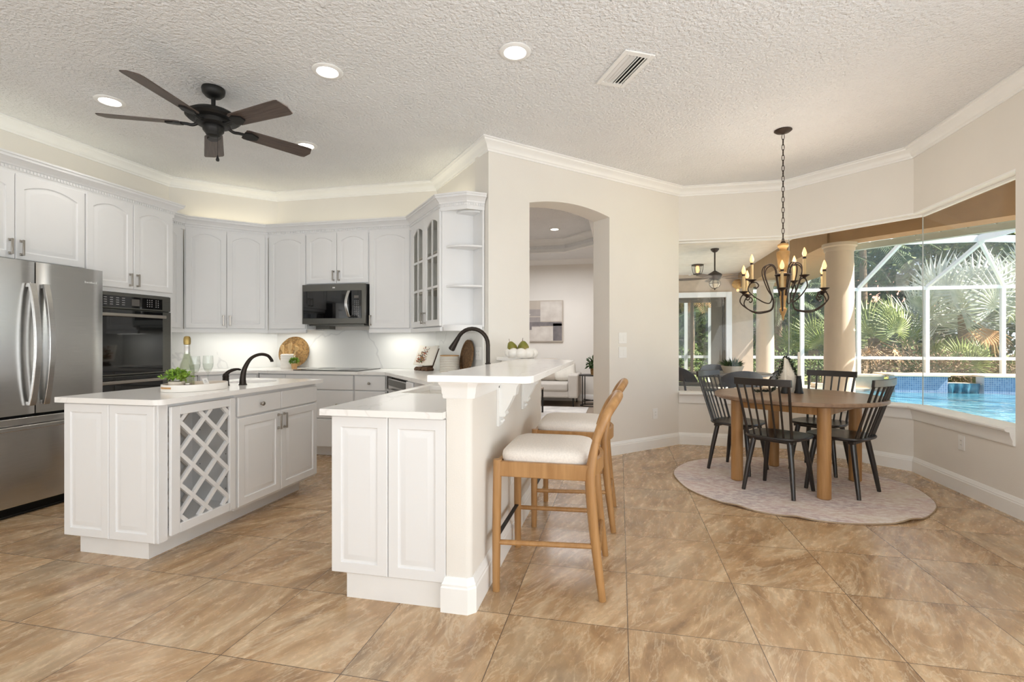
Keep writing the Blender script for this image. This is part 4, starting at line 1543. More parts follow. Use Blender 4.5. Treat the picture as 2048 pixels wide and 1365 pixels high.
def wine_glass(x, y, label):
    t = thing('champagne_glass', label, 'glass', tw(x, y), 0, 'champagne glasses on the island tray')
    MB().lathe([(0.001, 0.0000), (0.032, 0.0000), (0.033, 0.0023), (0.01, 0.0068), (0.0038, 0.0136), (0.0035, 0.0791), (0.006, 0.0904), (0.020, 0.1073), (0.030, 0.1356), (0.032, 0.1582), (0.029, 0.2090), (0.0285, 0.2090), (0.0315, 0.1582), (0.0295, 0.1367), (0.0195, 0.1096), (0.001, 0.0994)], 28, cap=False).build('glass_body', M['drink_glass'], t)
    MB().lathe([(0.001, 0.1011), (0.019, 0.1113), (0.0285, 0.1367), (0.0305, 0.1559), (0.001, 0.1559)], 24).build('wine', M['drink_glass'], t)
    return t


wine_glass(-0.02, -0.02, 'half-filled champagne glass nearer the bottle on the island tray')
wine_glass(0.085, 0.0, 'half-filled champagne glass nearer the faucet on the island tray')
# little glass jar with chrome lid and a card
t = thing('glass_shaker', 'small clear glass jar with a domed lid in front of the bottle on the tray', 'jar', tw(-0.092, -0.062))
MB().lathe([(0.001, 0), (0.022, 0), (0.024, 0.004), (0.024, 0.042), (0.001, 0.044)], 20).build('jar_body', M['nickel'], t)
MB().lathe([(0.024, 0.043), (0.023, 0.055), (0.014, 0.066), (0.005, 0.07), (0.006, 0.078), (0.001, 0.08)], 20).build('lid', M['drink_glass'], t)
t = thing('place_card', 'small white printed card leaning beside the glasses on the tray', 'card', tw(0.02, -0.095), TR + R(10))
mb = MB()
mb.T = Matrix.Rotation(R(-28), 4, 'X')
mb.box(-0.02, 0.0, 0.001, 0.022, 0.0015, 0.072)
mb.build('card_sheet', M['plastic_white'], t)
mb = MB()
mb.T = Matrix.Rotation(R(-28), 4, 'X')
for i in range(3):
    mb.box(-0.009 + i * .001, -0.0004, 0.045 + i * .007, 0.011 - i * .002, 0.0002, 0.047 + i * .007)
mb.build('printed_lines', M['glyph'], t)

# ------------------------------------------------------------------ things on the kitchen worktop
t = thing('cooktop', 'black glass electric cooktop set on the counter below the microwave', 'cooktop', (-3.05, 4.93, CT1))
MB().box(-0.385, -0.25, 0.0005, 0.385, 0.25, 0.008).build('glass_top', M['black_glass'], t, bevel=0.002)
rg = MB()
for x, y, r in ((-.2, .1, .09), (.2, .1, .09), (-.2, -.12, .075), (.2, -.12, .1)):
    rg.lathe([(r, 0.0081), (r + .003, 0.0081), (r + .003, 0.0085), (r, 0.0085)], 32, (x, y, 0))
rg.build('burner_ring', M['glyph'], t)
# woven round charger leaning on the wall
t = thing('woven_charger', 'round woven rattan charger leaning on the backsplash behind the utensil crock', 'charger', (-3.80, 5.165, CT1), R(8))
mb = MB()
mb.T = Matrix.Rotation(R(-13), 4, 'X')
nrm = 18
for k in range(nrm):
    rr = 0.012 + 0.172 * k / (nrm - 1)
    ring = [(rr * math.cos(2 * PI * i / 40), -0.003 + 0.003 * math.sin(i * 1.2 + k * 2), 0.19 + rr * math.sin(2 * PI * i / 40)) for i in range(40)]
    mb.tube(ring, 0.0056, 5, closed=True)
mb.box(-0.0, 0, 0.17, 0.001, 0.001, 0.171)
mb.build('woven_coil', M['rattan'], t, smooth=60)
# crock with utensils
t = thing('utensil_crock', 'cream ribbed ceramic crock holding bamboo utensils', 'crock', (-3.735, 5.00, CT1))
pr = [(0.001, 0.0), (0.072, 0.0)]
for i in range(6):
    z = 0.006 + i * 0.026
    pr += [(0.075, z), (0.079, z + .009), (0.079, z + .018), (0.075, z + .025)]
pr += [(0.07, 0.166), (0.062, 0.168), (0.062, 0.02), (0.001, 0.02)]
MB().lathe(pr, 32, cap=False).build('pot', M['white_ceramic'], t)


def utensil(kind, label, dx, dy, lean, turn, head):
    t = thing(kind, label, 'utensil', (-3.735 + dx, 5.00 + dy, CT1 + 0.022), 0, 'bamboo utensils in the crock')
    mb = MB()
    mb.T = Matrix.Rotation(lean, 4, 'Y') @ Matrix.Rotation(turn, 4, 'X')
    mb.loft([[(x - .0, -.004, z) for x, z in ()] or [(-w, -.004, z), (w, -.004, z), (w, .004, z), (-w, .004, z)] for z, w in [(0.004, .006), (0.17, .007)] + head])
    mb.build('utensil_body', M['utensil'], t, bevel=0.002)
    if kind == 'slotted_turner':
        h_ = MB()
        h_.T = Matrix.Rotation(lean, 4, 'Y') @ Matrix.Rotation(turn, 4, 'X')
        h_.lathe([(0.001, 0), (0.008, 0), (0.008, 0.001), (0.001, 0.001)], 12)
        h_ = None
    return t


utensil('wooden_spoon', 'bamboo spoon leaning left in the crock', -0.02, 0.0, R(-14), 0, [(0.19, .014), (0.215, .025), (0.24, .025), (0.256, .012)])
utensil('wooden_fork', 'bamboo slotted fork standing second from left in the crock', 0.0, 0.01, R(1), R(-4), [(0.2, .016), (0.225, .023), (0.255, .022), (0.268, .012)])
utensil('wooden_stick', 'slim straight bamboo stirrer in the crock', 0.015, -0.01, R(8), 0, [(0.2, .008), (0.27, .009), (0.28, .007)])
utensil('slotted_turner', 'bamboo turner leaning right in the crock', 0.028, 0.0, R(22), 0, [(0.195, .013), (0.215, .026), (0.243, .03), (0.25, .026)])
t = thing('potted_plant', 'small round green plant in a tan pot in front of the utensil crock', 'plant', (-3.60, 4.93, CT1))
MB().lathe([(0.001, 0), (0.027, 0), (0.036, 0.062), (0.033, 0.064), (0.001, 0.058)], 20).build('pot', M['tray_in'], t)
mb = MB()
leaf_ball(mb, (0, 0, 0.088), 0.045, 230, 0.022, 0.015, 5, -0.7, (1.1, 1.1, .8), 0.4)
mb.build('foliage', M['leaf_bright'], t, smooth=0, recalc=False)
# cookbook on a stand
CBX, CBY = -2.03, 4.965
t = thing('cookbook_stand', 'dark walnut stand holding the open cookbook in the counter corner', 'book stand', (CBX, CBY, CT1), R(-30))
mb = MB()
for x in (-0.062, 0.062):
    pl = []
    for i in range(11):
        a = i / 10
        pl.append((x - .052 + .104 * a, 0.016 + 0.028 * math.sin(PI * a) ** .6))
    bot = [(x + .045, 0.001), (x + .02, 0.001), (x, 0.014), (x - .02, 0.001), (x - .045, 0.001)]
    mb.loft([[(px_, yy, pz) for px_, pz in pl[::-1] + bot[::-1]] for yy in (-0.07, 0.02)])
mb.build('base', M['walnut'], t, smooth=50)
mb = MB()
mb.T = Matrix.Translation((0, 0.022, 0.045)) @ Matrix.Rotation(R(-24), 4, 'X')
mb.box(-0.09, 0.0, -0.03, 0.09, 0.008, 0.21)
mb.build('back_rest', M['walnut'], t)
t = thing('cookbook', 'open cookbook with a food photo on the left page on the walnut stand', 'book', (CBX, CBY, CT1), R(-30))


def page(sign, name, m, label=None):
    mb = MB()
    mb.T = Matrix.Translation((0, -0.008, 0.047)) @ Matrix.Rotation(R(-24), 4, 'X') @ Matrix.Rotation(R(-11 * sign), 4, 'Z')
    if sign < 0:
        mb.box(-0.165, -0.014, 0, -0.002, 0.0, 0.225)
    else:
        mb.box(0.002, -0.014, 0, 0.165, 0.0, 0.225)
    return mb.build(name, m, t, bevel=0.003, label=label)


pg = page(-1, 'left_page', M['paper'])
page(1, 'right_page', M['paper'])
mb = MB()
mb.T = Matrix.Translation((0, -0.008, 0.047)) @ Matrix.Rotation(R(-24), 4, 'X') @ Matrix.Rotation(R(11), 4, 'Z')
rnd = random.Random(4)
for k in range(200):
    cx_, cz_ = rnd.gauss(-0.08, .03), rnd.gauss(0.08, .028)
    if -.14 < cx_ < -.012 and cz_ > .02:
        s_ = rnd.uniform(.002, .006)
        mb.box(cx_ - s_, -0.0148 - k * 1e-5, cz_ - s_, cx_ + s_, -0.0139, cz_ + s_, (0, 1, 2, 3, 0)[k % 5])
for k in range(40):
    cx_, cz_ = rnd.gauss(-0.06, .03), rnd.gauss(0.155, .03)
    if -.155 < cx_ < -.008 and cz_ < .215:
        s_ = rnd.uniform(.003, .008)
        mb.box(cx_ - s_, -0.0148 - k * 1e-5, cz_ - s_ * .7, cx_ + s_, -0.0139, cz_ + s_ * .7, 1 if k % 3 else 0)
mb.build('food_photo', [M['food_red'], M['food_dark'], M['foil'], M['leaf_dark']], pg)
# rope basket and oval woven tray on the right
t = thing('rope_basket', 'round white rope basket with a wooden rim on the corner counter', 'basket', (-1.585, 4.47, CT1))
mb = MB()
for k in range(11):
    mb.tube([(0.088 * math.cos(2 * PI * i / 36), 0.088 * math.sin(2 * PI * i / 36), 0.0085 + k * .0155) for i in range(36)], 0.0082, 6, closed=True)
mb.lathe([(0.001, 0.002), (0.085, 0.002), (0.085, 0.006), (0.001, 0.006)], 32)
for k in range(10):  # dark tubes stand in for the shade between the rope coils
    mb.tube([(0.0912 * math.cos(2 * PI * i / 36), 0.0912 * math.sin(2 * PI * i / 36), 0.01625 + k * .0155) for i in range(36)], 0.0022, 5, mi=1, closed=True)
mb.build('basket_body', [M['rope_white'], M['rattan_dark']], t, smooth=60)
MB().lathe([(0.075, 0.174), (0.092, 0.174), (0.092, 0.182), (0.075, 0.182), (0.075, 0.174)], 36, cap=False).build('rim', M['tray_in'], t)
bw = Vector(P3) + dD * 0.99 + nD * 0.028
t = thing('woven_tray', 'oval brown woven tray leaning on the backsplash behind the rope basket', 'tray', (bw.x, bw.y, CT1), R(-49.01))
mb = MB()
mb.T = Matrix.Rotation(R(-9), 4, 'X')
oc_ = [(0.135 * math.cos(2 * PI * i / 40), 0.166 + 0.166 * math.sin(2 * PI * i / 40)) for i in range(40)]
mb.T = Matrix.Translation((0, -0.06, 0)) @ Matrix.Rotation(R(-9), 4, 'X')
mb.loft([[(x * s_, y, 0.166 + (z - .166) * s_) for x, z in oc_] for s_, y in ((0.90, 0.0), (0.92, -0.012), (1.0, -0.014), (1.0, 0.006), (0.9, 0.008))])
mb.build('woven_body', M['rattan_dark'], t, smooth=50)


def plate(name, label, loc, rz, kind, w=0.075, h=0.118, group=None):
    """wall plate; local -y faces the room"""
    t = thing(name, label, 'outlet' if kind == 'outlet' else 'light switch', loc, rz, group)
    MB().box(-w / 2, -0.006, -h / 2, w / 2, -0.0005, h / 2).build('cover_plate', M['plastic_white'], t, bevel=0.002)
    n = 1 if w < .1 else 2
    for i in range(n):
        cx_ = 0 if n == 1 else (-0.023 + 0.046 * i)
        MB().box(cx_ - .017, -0.0085, -0.034, cx_ + .017, -0.0062, 0.034).build('rocker' if kind != 'outlet' else 'socket', M['plastic_white'], t, bevel=0.0015)
        if kind == 'outlet':
            sl = MB()
            for zz in (-0.02, 0.014):
                sl.box(cx_ - .007, -0.009, zz, cx_ - .005, -0.0084, zz + .008).box(cx_ + .005, -0.009, zz, cx_ + .007, -0.0084, zz + .008)
            sl.build('slot', M['steel_dark'], t)
    return t


def onarch(k, z):
    return (PE[0] + u45.x * k, PE[1] + u45.y * k, z)


plate('light_switch', 'upper white double light switch right of the archway', onarch(1.664, 1.245), R(45), 'switch', 0.115)
plate('light_switch', 'lower white double light switch right of the archway', onarch(1.664, 1.09), R(45), 'switch', 0.115)
plate('wall_outlet', 'white outlet low on the wall right of the archway', onarch(2.175, 0.39), R(45), 'outlet')
plate('wall_outlet', 'white outlet low on the right wall under the nook window', (2.67, 4.61, 0.40), R(-90), 'outlet')
q = Vector(P3) + dD * 1.16 + nD * 0.0185
plate('wall_outlet', 'white double outlet on the backsplash beside the bar faucet', (q.x, q.y, 1.10), R(-49.01), 'outlet', 0.115)
plate('wall_outlet', 'white outlet on the half wall behind the near bar stool', (HX1 + .0003, 2.95, 0.40), R(90), 'outlet')
plate('wall_outlet', 'white outlet on the backsplash just right of the oven tower', (-4.85 + .0185, 4.20, 1.10), R(90), 'outlet')

# ------------------------------------------------------------------ fruit bowl with pears
BX, BY = -0.80, 4.03
t = thing('fruit_bowl', 'white lobed ceramic bowl at the far end of the bar top', 'bowl', (BX, BY, HT + 0.03))
mb = MB()
for k in range(9):
    a = 2 * PI * k / 9
    mb.sphere((0.094 * math.cos(a), 0.094 * math.sin(a), 0.043), 0.047, 20, sq=(1, 1, .9))
mb.lathe([(0.001, 0.002), (0.10, 0.002), (0.11, 0.02), (0.09, 0.03), (0.001, 0.02)], 32)
mb.build('bowl_body', M['white_ceramic'], t)


def pear(x, y, lean, turn, label):
    t = thing('pear', label, 'pear', (BX + x, BY + y, HT + 0.083), turn, 'pears in the white bowl')
    mb = MB()
    mb.T = Matrix.Rotation(lean, 4, 'Y')
    mb.lathe([(0.001, 0.0), (0.022, 0.002), (0.038, 0.016), (0.042, 0.036), (0.037, 0.056), (0.028, 0.072), (0.021, 0.084), (0.011, 0.091), (0.001, 0.092)], 20)
    mb.build('pear_flesh', M['pear'], t)
    mb = MB()
    mb.T = Matrix.Rotation(lean, 4, 'Y')
    mb.tube([(0, 0, .09), (0.001, 0, .105), (0.005, 0, .116)], 0.0018, 6)
    mb.build('stem', M['walnut'], t)


pear(-0.055, -0.03, R(-24), 0, 'green pear at the left of the white bowl')
pear(0.035, -0.035, R(-10), R(12), 'tallest green pear near the middle of the white bowl')
pear(0.0, 0.04, R(30), R(100), 'green pear at the back of the white bowl')

# ================================================================== bar stools (front is local +y)
t = thing('bar_stool', 'oak counter stool with a cream cushion nearest the camera', 'bar stool', (-0.34, 2.585, 0), R(90), 'bar stools at the breakfast bar')
for s_ in (-1, 1):
    MB().tube([(s_ * .262, .246, 0.0), (s_ * .255, .246, 0.3), (s_ * .245, .243, 0.635)], [0.018, 0.021, 0.021], 14).build('leg', M['oak'], t)
    pts = smooth_path([(s_ * .25, -.262, 0.0), (s_ * .246, -.225, 0.3), (s_ * .243, -.205, 0.55), (s_ * .238, -.212, 0.64), (s_ * .231, -.232, 0.745)], 4)
    n_ = len(pts)
    MB().tube(pts, [0.017 + 0.008 * math.sin(PI * min(1, i / (n_ - 1))) for i in range(n_)], 14).build('rear_leg', M['oak'], t)
    MB().box(s_ * .245 - .013, -.2, 0.555, s_ * .245 + .013, .235, 0.628).build('side_rail', M['oak'], t, bevel=0.004)
    MB().tube([(s_ * .257, .246, 0.235), (s_ * .247, -.228, 0.25)], 0.0125, 10).build('stretcher', M['oak'], t)
MB().box(-.235, .23, 0.565, .235, .255, 0.625).build('front_rail', M['oak'], t, bevel=0.004)
MB().tube([(-.244, -.24, 0.20), (.244, -.24, 0.20)], 0.0125, 10).build('rear_stretcher', M['oak'], t)
pts = [(-.22 + .44 * i / 12, -.205 - .045 * math.sin(PI * i / 12), 0.60) for i in range(13)]
mb = MB()
mb.loft([[(p[0], p[1] - .01, p[2] - .035), (p[0], p[1] + .01, p[2] - .035), (p[0], p[1] + .01, p[2] + .035), (p[0], p[1] - .01, p[2] + .035)] for p in pts])
mb.build('rear_rail', M['oak'], t, smooth=40)
hp_ = [(-.231, -.231, 0.74), (-.222, -.252, .80), (-.195, -.282, .865), (-.14, -.312, .91), (-.07, -.328, .93), (0, -.333, .935)]
hp_ = hp_ + [(-x, y, z) for x, y, z in hp_[-2::-1]]
pts = smooth_path(hp_, 5)
n_ = len(pts)
MB().tube(pts, [0.021 + 0.004 * math.sin(PI * i / (n_ - 1)) for i in range(n_)], 14).build('back_hoop', M['oak'], t)
fb = MB().box(-.238, .236, 0.252, .238, .256, 0.258).box(-.238, .252, 0.232, .238, .258, 0.258)
fb.build('footrest', M['black_matt'], t, bevel=0.0015, label='flat black metal footrest')
loops = []
for z, s_ in ((0.60, .95), (0.622, 0.985), (0.645, 1.0), (0.662, .985), (0.676, .93), (0.687, .80), (0.692, 0.55), (0.693, 0.2)):
    lp = []
    for i in range(32):
        a = 2 * PI * i / 32
        e = 0.28
        cx_ = math.copysign(abs(math.cos(a)) ** e, math.cos(a))
        sx_ = math.copysign(abs(math.sin(a)) ** e, math.sin(a))
        lp.append((cx_ * .232 * s_, 0.018 + sx_ * .222 * s_, z))
    loops.append(lp)
MB().loft(loops).build('cushion', M['linen'], t, smooth=60)
stool = t
dup(stool, (-0.30, 3.44, 0), R(90), 'oak counter stool with a cream cushion at the far end of the bar')

# ================================================================== dining set
DX, DY = 1.49, 4.69
t = thing('round_rug', 'round faded pink and grey rug under the dining table', 'rug', (1.42, 4.60, 0.0))
n = 96
mb = MB()
rim = []
for i in range(n):
    a = 2 * PI * i / n
    r = 0.945 + 0.006 * math.sin(5 * a + 1) + .004 * math.sin(11 * a)
    rim.append((r, a))


def curl(a):
    return max(0, 0.022 * (math.exp(-((a - 5.25) / .10) ** 2) + 0.7 * math.exp(-((a - 4.05) / .08) ** 2) + .6 * math.exp(-((a - 4.45) / .07) ** 2)))


rings = []
for rr, z in ((1.0, 0.001), (1.0, 0.008), (0.97, 0.008), (0.8, 0.008), (0.4, 0.008), (0.02, 0.008)):
    rings.append([(r * rr * math.cos(a), r * rr * math.sin(a), z + (curl(a) if rr > .99 else curl(a) * .5 if rr > .9 else 0)) for r, a in rim])
mb.loft(rings)
mb.build('rug_pile', M['rug'], t, smooth=40)
mb = MB()
mb.tube([((r - .001) * math.cos(a), (r - .001) * math.sin(a), 0.006 + curl(a)) for r, a in rim], 0.0045, 6, closed=True)
mb.build('binding', M['rug_edge'], t)

RGZ = 0.0085
TA = R(-37.6)
t = thing('dining_table', 'round oak dining table with four round legs on the rug', 'table', (DX, DY, RGZ), TA)
MB().lathe([(0.001, 0.708), (0.635, 0.708), (0.65, 0.716), (0.652, 0.735), (0.645, 0.743), (0.001, 0.743)], 96).build('tabletop', M['oak_top'], t)
mb = MB()
for x0, y0, x1, y1 in ((-.36, -.40, .36, -.375), (-.36, .375, .36, .40), (-.36, -.375, -.335, .375), (.335, -.375, .36, .375)):
    mb.box(x0, y0, 0.635, x1, y1, 0.708)
mb.build('apron', M['oak'], t)
for sx in (-1, 1):
    for sy in (-1, 1):
        MB().lathe([(0.001, 0), (0.04, 0.0), (0.048, 0.006), (0.048, 0.707), (0.001, 0.707)], 28, (sx * .335, sy * .375, 0)).build('leg', M['oak'], t)


def spindle_chair(loc, rz, label):
    t = thing('dining_chair', label, 'chair', loc, rz, 'black spindle-back dining chairs')
    K = 36

    def outline(s_, z):
        lp = []
        for i in range(K):
            a = 2 * PI * i / K
            e = 0.55
            cx_ = math.copysign(abs(math.cos(a)) ** e, math.cos(a))
            sx_ = math.copysign(abs(math.sin(a)) ** e, math.sin(a))
            wx = 0.225 if sx_ > 0 else 0.225 - 0.02 * abs(sx_)
            lp.append((cx_ * wx * s_, sx_ * 0.215 * s_, z))
        return lp
    MB().loft([outline(.88, .428), outline(.97, .436), outline(1.0, .446), outline(.985, .456), outline(.9, .457), outline(.6, .450), outline(.1, .447)]).build('seat', M['black_wood'], t, smooth=50)
    for sx in (-1, 1):
        for sy in (-1, 1):
            MB().tube([(sx * .135, sy * .13, .43), (sx * .165, sy * .163, .22), (sx * .19, sy * .19 - .005, 0.0)], [0.021, 0.0195, 0.0145], 12).build('leg', M['black_wood'], t)
    MB().box(-.17, -.15, .408, .17, -.11, .428).box(-.17, .11, .408, .17, .15, .428).build('under_brace', M['black_wood'], t)
    top = []
    for i in range(13):
        u = i / 12
        top.append((-.215 + .43 * u, -.292 - .03 * math.sin(PI * u), 0.888))
    mb = MB()
    mb.loft([[(p[0], p[1] - .011, p[2] - .027), (p[0], p[1] + .011, p[2] - .029), (p[0], p[1] + .006, p[2] + .027), (p[0], p[1] - .014, p[2] + .027)] for p in top])
    mb.build('top_rail', M['black_wood'], t, smooth=50, bevel=0.003)
    for i in range(7):
        u = i / 6
        xb = -.165 + .33 * u
        xt = -.195 + .39 * u
        yb = -.165 - .022 * math.sin(PI * u)
        yt = -.292 - .03 * math.sin(PI * u)
        w = 0.0105 if i in (0, 6) else 0.0078
        MB().tube([(xb, yb, .452), (xt, yt, .865)], w, 10).build('spindle', M['black_wood'], t)
    return t


def face(x, y):
    return math.atan2(DY - y, DX - x) - PI / 2


ch = spindle_chair((1.09, 4.985, RGZ), R(-127), 'black spindle chair at the left of the table, back to the archway')
dup(ch, (1.255, 4.355, RGZ), R(-38.5), 'black spindle chair nearest the camera at the front of the table')
dup(ch, (1.755, 4.47, RGZ), R(47), 'black spindle chair at the right of the table, back to the right window')
dup(ch, (1.83, 5.12, RGZ), R(141.5), 'black spindle chair at the far side of the table by the window')

TT = RGZ + 0.7435
t = thing('ribbed_vase', 'cream ribbed teardrop vase on the dining table behind the candles', 'vase', (1.475, 4.875, TT))
pr = [(0.001, 0), (0.05, 0)]
for i in range(27):
    u = i / 26
    z = 0.004 + 0.292 * u
    r = 0.048 + 0.032 * math.sin(PI / 2 * min(1, u / .34)) if u < .34 else 0.014 + 0.066 * (0.5 + 0.5 * math.cos(PI * (u - .34) / .66)) ** .85
    pr.append((r + (0.0022 if i % 2 else 0), z))
pr += [(0.010, 0.30), (0.001, 0.30)]
MB().lathe(pr, 32).build('vase_body', M['cream_ceramic'], t, smooth=50)
t = thing('leaf_garland', 'dark leafy garland draped over the cream vase and trailing on the table', 'garland', (1.475, 4.875, TT))
mb = MB()
rnd = random.Random(8)
path = smooth_path([(0.078, -0.05, 0.12), (0.05, -0.035, 0.20), (0.02, -0.012, 0.275), (-0.018, -0.0, 0.305), (-0.05, -0.02, 0.22), (-0.09, -0.045, 0.13), (-0.12, -0.07, 0.04), (-0.16, -0.09, 0.012), (-0.235, -0.12, 0.012), (-0.30, -0.16, 0.012)], 8)
mb.tube(path, 0.002, 5)
for p in path:
    for k in range(9):
        leaf(mb, p + rdir(rnd) * .008 + Vector((0, 0, .004)), rdir(rnd, -.2), rdir(rnd), rnd.uniform(.014, .026), rnd.uniform(.009, .014))
mb.build('garland_leaves', M['garland'], t, smooth=0, recalc=False)


def candle(x, y, hb, hc, label):
    t = thing('candle_holder', label, 'candle holder', (x, y, TT), 0, 'black candle holders on the dining table')
    MB().lathe([(0.001, 0), (0.036, 0), (0.037, 0.004), (0.03, 0.03), (0.021, hb - .03), (0.018, hb - .022), (0.019, hb - .018), (0.019, hb), (0.012, hb), (0.012, hb - .015), (0.001, hb - .015)], 24).build('holder_body', M['black_matt'], t)
    c_ = thing('taper_candle', 'ivory taper candle in the ' + label.split(' on ')[0], 'candle', (x, y, TT + hb - .0145), 0, 'ivory taper candles')
    MB().lathe([(0.001, 0), (0.0115, 0), (0.0095, hc), (0.006, hc + .008), (0.001, hc + .01)], 16).build('wax', M['candle'], c_)
    MB().tube([(0, 0, hc + .009), (0.001, 0, hc + .018)], 0.0008, 5).build('wick', M['black_matt'], c_)


candle(1.422, 4.75, 0.115, 0.205, 'shorter black candle holder on the dining table')
candle(1.540, 4.775, 0.155, 0.215, 'taller black candle holder on the dining table')

# ------------------------------------------------------------------ chandelier
HXc, HYc = 1.36, 4.594
t = thing('chandelier', 'scrolled iron candle chandelier hanging over the dining table', 'chandelier', (HXc, HYc, 0))
MB().lathe([(0.001, CZ - .001), (0.068, CZ - .001), (0.07, CZ - .006), (0.055, CZ - .018), (0.02, CZ - .026), (0.008, CZ - .034), (0.001, CZ - .034)], 32).build('ceiling_canopy', M['iron'], t)
ck = MB()
z = CZ - .034
k = 0
while z > 2.085:
    pts = []
    for i in range(16):
        a = 2 * PI * i / 16
        u_, v_ = 0.0095 * math.cos(a), 0.027 * math.sin(a)
        pts.append((u_, 0, z - .024 + v_) if k % 2 == 0 else (0, u_, z - .024 + v_))
    ck.tube(pts, 0.0027, 6, closed=True)
    z -= 0.0445
    k += 1
ck.build('chain', M['iron'], t)
MB().tube([(0, 0, 2.10), (0, 0, 2.05)], 0.004, 8).lathe([(0.001, 2.062), (0.016, 2.06), (0.022, 2.045), (0.001, 2.045)], 16).build('chain_loop', M['iron'], t)
MB().lathe([(0.001, 2.05), (0.024, 2.046), (0.042, 2.035), (0.044, 2.022), (0.03, 2.0), (0.026, 1.985), (0.05, 1.975), (0.052, 1.962), (0.048, 1.93), (0.04, 1.87), (0.034, 1.82), (0.024, 1.80), (0.034, 1.785), (0.03, 1.70), (0.024, 1.60), (0.028, 1.59), (0.02, 1.54), (0.018, 1.50), (0.03, 1.485), (0.024, 1.46), (0.012, 1.43), (0.006, 1.40), (0.001, 1.385)], 24).build('turned_column', M['gold_wood'], t, label='distressed gold turned wood column')
MB().lathe([(0.02, 1.79), (0.06, 1.785), (0.066, 1.775), (0.05, 1.765), (0.02, 1.762)], 24).build('iron_collar', M['iron'], t)


def chand_arm(phi, rad, zt):
    c_, s_ = math.cos(phi + YAW), math.sin(phi + YAW)
    dz = zt - 1.635
    ra = rad - .10

    def W(r, z):
        return (r * c_, r * s_, z)
    pts = smooth_path([W(.028, 1.60), W(.05, 1.74), W(.062, 1.83), W(.10, 1.868), W(.15, 1.845), W(.158, 1.78), W(.12, 1.66), W(.085, 1.56 + dz * .3), W(.10, 1.485 + dz * .5), W(.10 + ra * .3, 1.462 + dz * .75), W(.10 + ra * .62, 1.462 + dz), W(.10 + ra * .9, 1.492 + dz), W(rad + .03, 1.545 + dz), W(rad + .012, 1.60 + dz), W(rad - .03, 1.61 + dz), W(rad - .052, 1.585 + dz), W(rad - .038, 1.562 + dz), W(rad - .02, 1.57 + dz)], 5)
    a = MB().tube(pts, 0.0051, 7)
    arm = a.build('arm', M['iron'], t)
    d = MB().lathe([(0.001, zt - .03), (0.01, zt - .028), (0.014, zt - .018), (0.036, zt - .004), (0.037, zt), (0.012, zt - .004), (0.001, zt - .004)], 20, (rad * c_, rad * s_, 0))
    d.build('drip_pan', M['iron'], arm)
    MB().lathe([(0.001, zt - .003), (0.0125, zt - .003), (0.0115, zt + .130), (0.001, zt + .130)], 14, (rad * c_, rad * s_, 0)).lathe([(0.001, zt + .130), (0.013, zt + .130), (0.013, zt + .147), (0.001, zt + .147)], 14, (rad * c_, rad * s_, 0), 1).build('candle_sleeve', [M['drip'], M['iron']], arm)
    MB().lathe([(0.001, zt + .147), (0.009, zt + .149), (0.0165, zt + .166), (0.0165, zt + .178), (0.010, zt + .202), (0.003, zt + .219), (0.001, zt + .222)], 14, (rad * c_, rad * s_, 0)).build('flame_bulb', M['bulb'], arm, label='glowing flame-shaped bulb')


for k in range(6):
    chand_arm(R(60 * k), 0.335, 1.635)
for a in (160, 40, 280):
    chand_arm(R(a), 0.24, 1.745)
lamp('chandelier_glow', 'POINT', (HXc, HYc, 1.95), 15, (1.0, 0.9, 0.78), size=0.25)

# ================================================================== living room beyond the archway
LY = 10.0
LX0, LX1 = -4.2, 0.45
struct('floor_living', MB().prism([(LX0, 4.6), (-0.95, 4.6), (0.44, 6.26), (0.45, LY), (LX0, LY)], -0.08, -0.001), M['living_floor'], 'greyish floor of the living room', 'floor')
struct('wall_living_back', MB().box(LX0, LY, 0, LX1, LY + .12, 3.3), M['wall'], 'pale wall of the living room behind the sofa')
struct('wall_living_left', MB().box(LX0 - .12, 5.45, 0, LX0, LY, 3.3), M['wall'], 'left wall of the living room')
struct('wall_living_right', MB().box(LX1, 6.30, 0, LX1 + .12, LY + .12, 3.3), M['stucco_light'], 'wall between the living room and the patio')
# tray ceiling
mb = MB()
mb.prism([(LX0, 5.42), (-0.36, 5.42), (0.43, 6.21), (LX1, 6.6), (LX0, 6.6)], 2.86, 3.0).box(LX0, 9.2, 2.86, LX1, LY, 3.0).box(LX0, 6.6, 2.86, -3.6, 9.2, 3.0).box(-0.35, 6.6, 2.86, LX1, 9.2, 3.0)
mb.prism([(LX0, 5.42), (-0.36, 5.42), (0.43, 6.21), (LX1, LY), (LX0, LY)], 3.12, 3.2)
mb.prism([(-1.0, 9.2), (-0.35, 8.55), (-0.35, 9.2)], 2.86, 3.0)
struct('ceiling_living', mb, M['ceiling'], 'tray ceiling of the living room', 'ceiling', smooth=0)
CL = [(0, 2.765), (0.012, 2.765), (0.016, 2.785), (0.05, 2.82), (0.078, 2.84), (0.09, 2.859), (0, 2.859)]
struct('trim_8', MB().sweep(CL, [(LX0, 5.5), (LX0, LY), (LX1, LY), (LX1, 6.4)]), M['trim'], 'white crown moulding of the living room', 'crown moulding')
CT = [(0.001, 3.01), (0.012, 3.01), (0.016, 3.03), (0.05, 3.07), (0.085, 3.095), (0.09, 3.119), (0.001, 3.119)]
tp = [(-3.6, 6.6), (-3.6, 9.2), (-1.0, 9.2), (-0.35, 8.55), (-0.35, 6.6)]
mb = MB().sweep(CT, tp, side=1)
mb.sweep([(0.06, 2.859), (0.058, 2.88), (0.03, 2.90), (0.01, 2.94), (-0.005, 2.945), (-0.005, 3.1), (-0.03, 3.1), (-0.03, 2.862)], tp)
struct('trim_9', mb, M['trim'], 'white moulding round the tray ceiling', 'crown moulding')
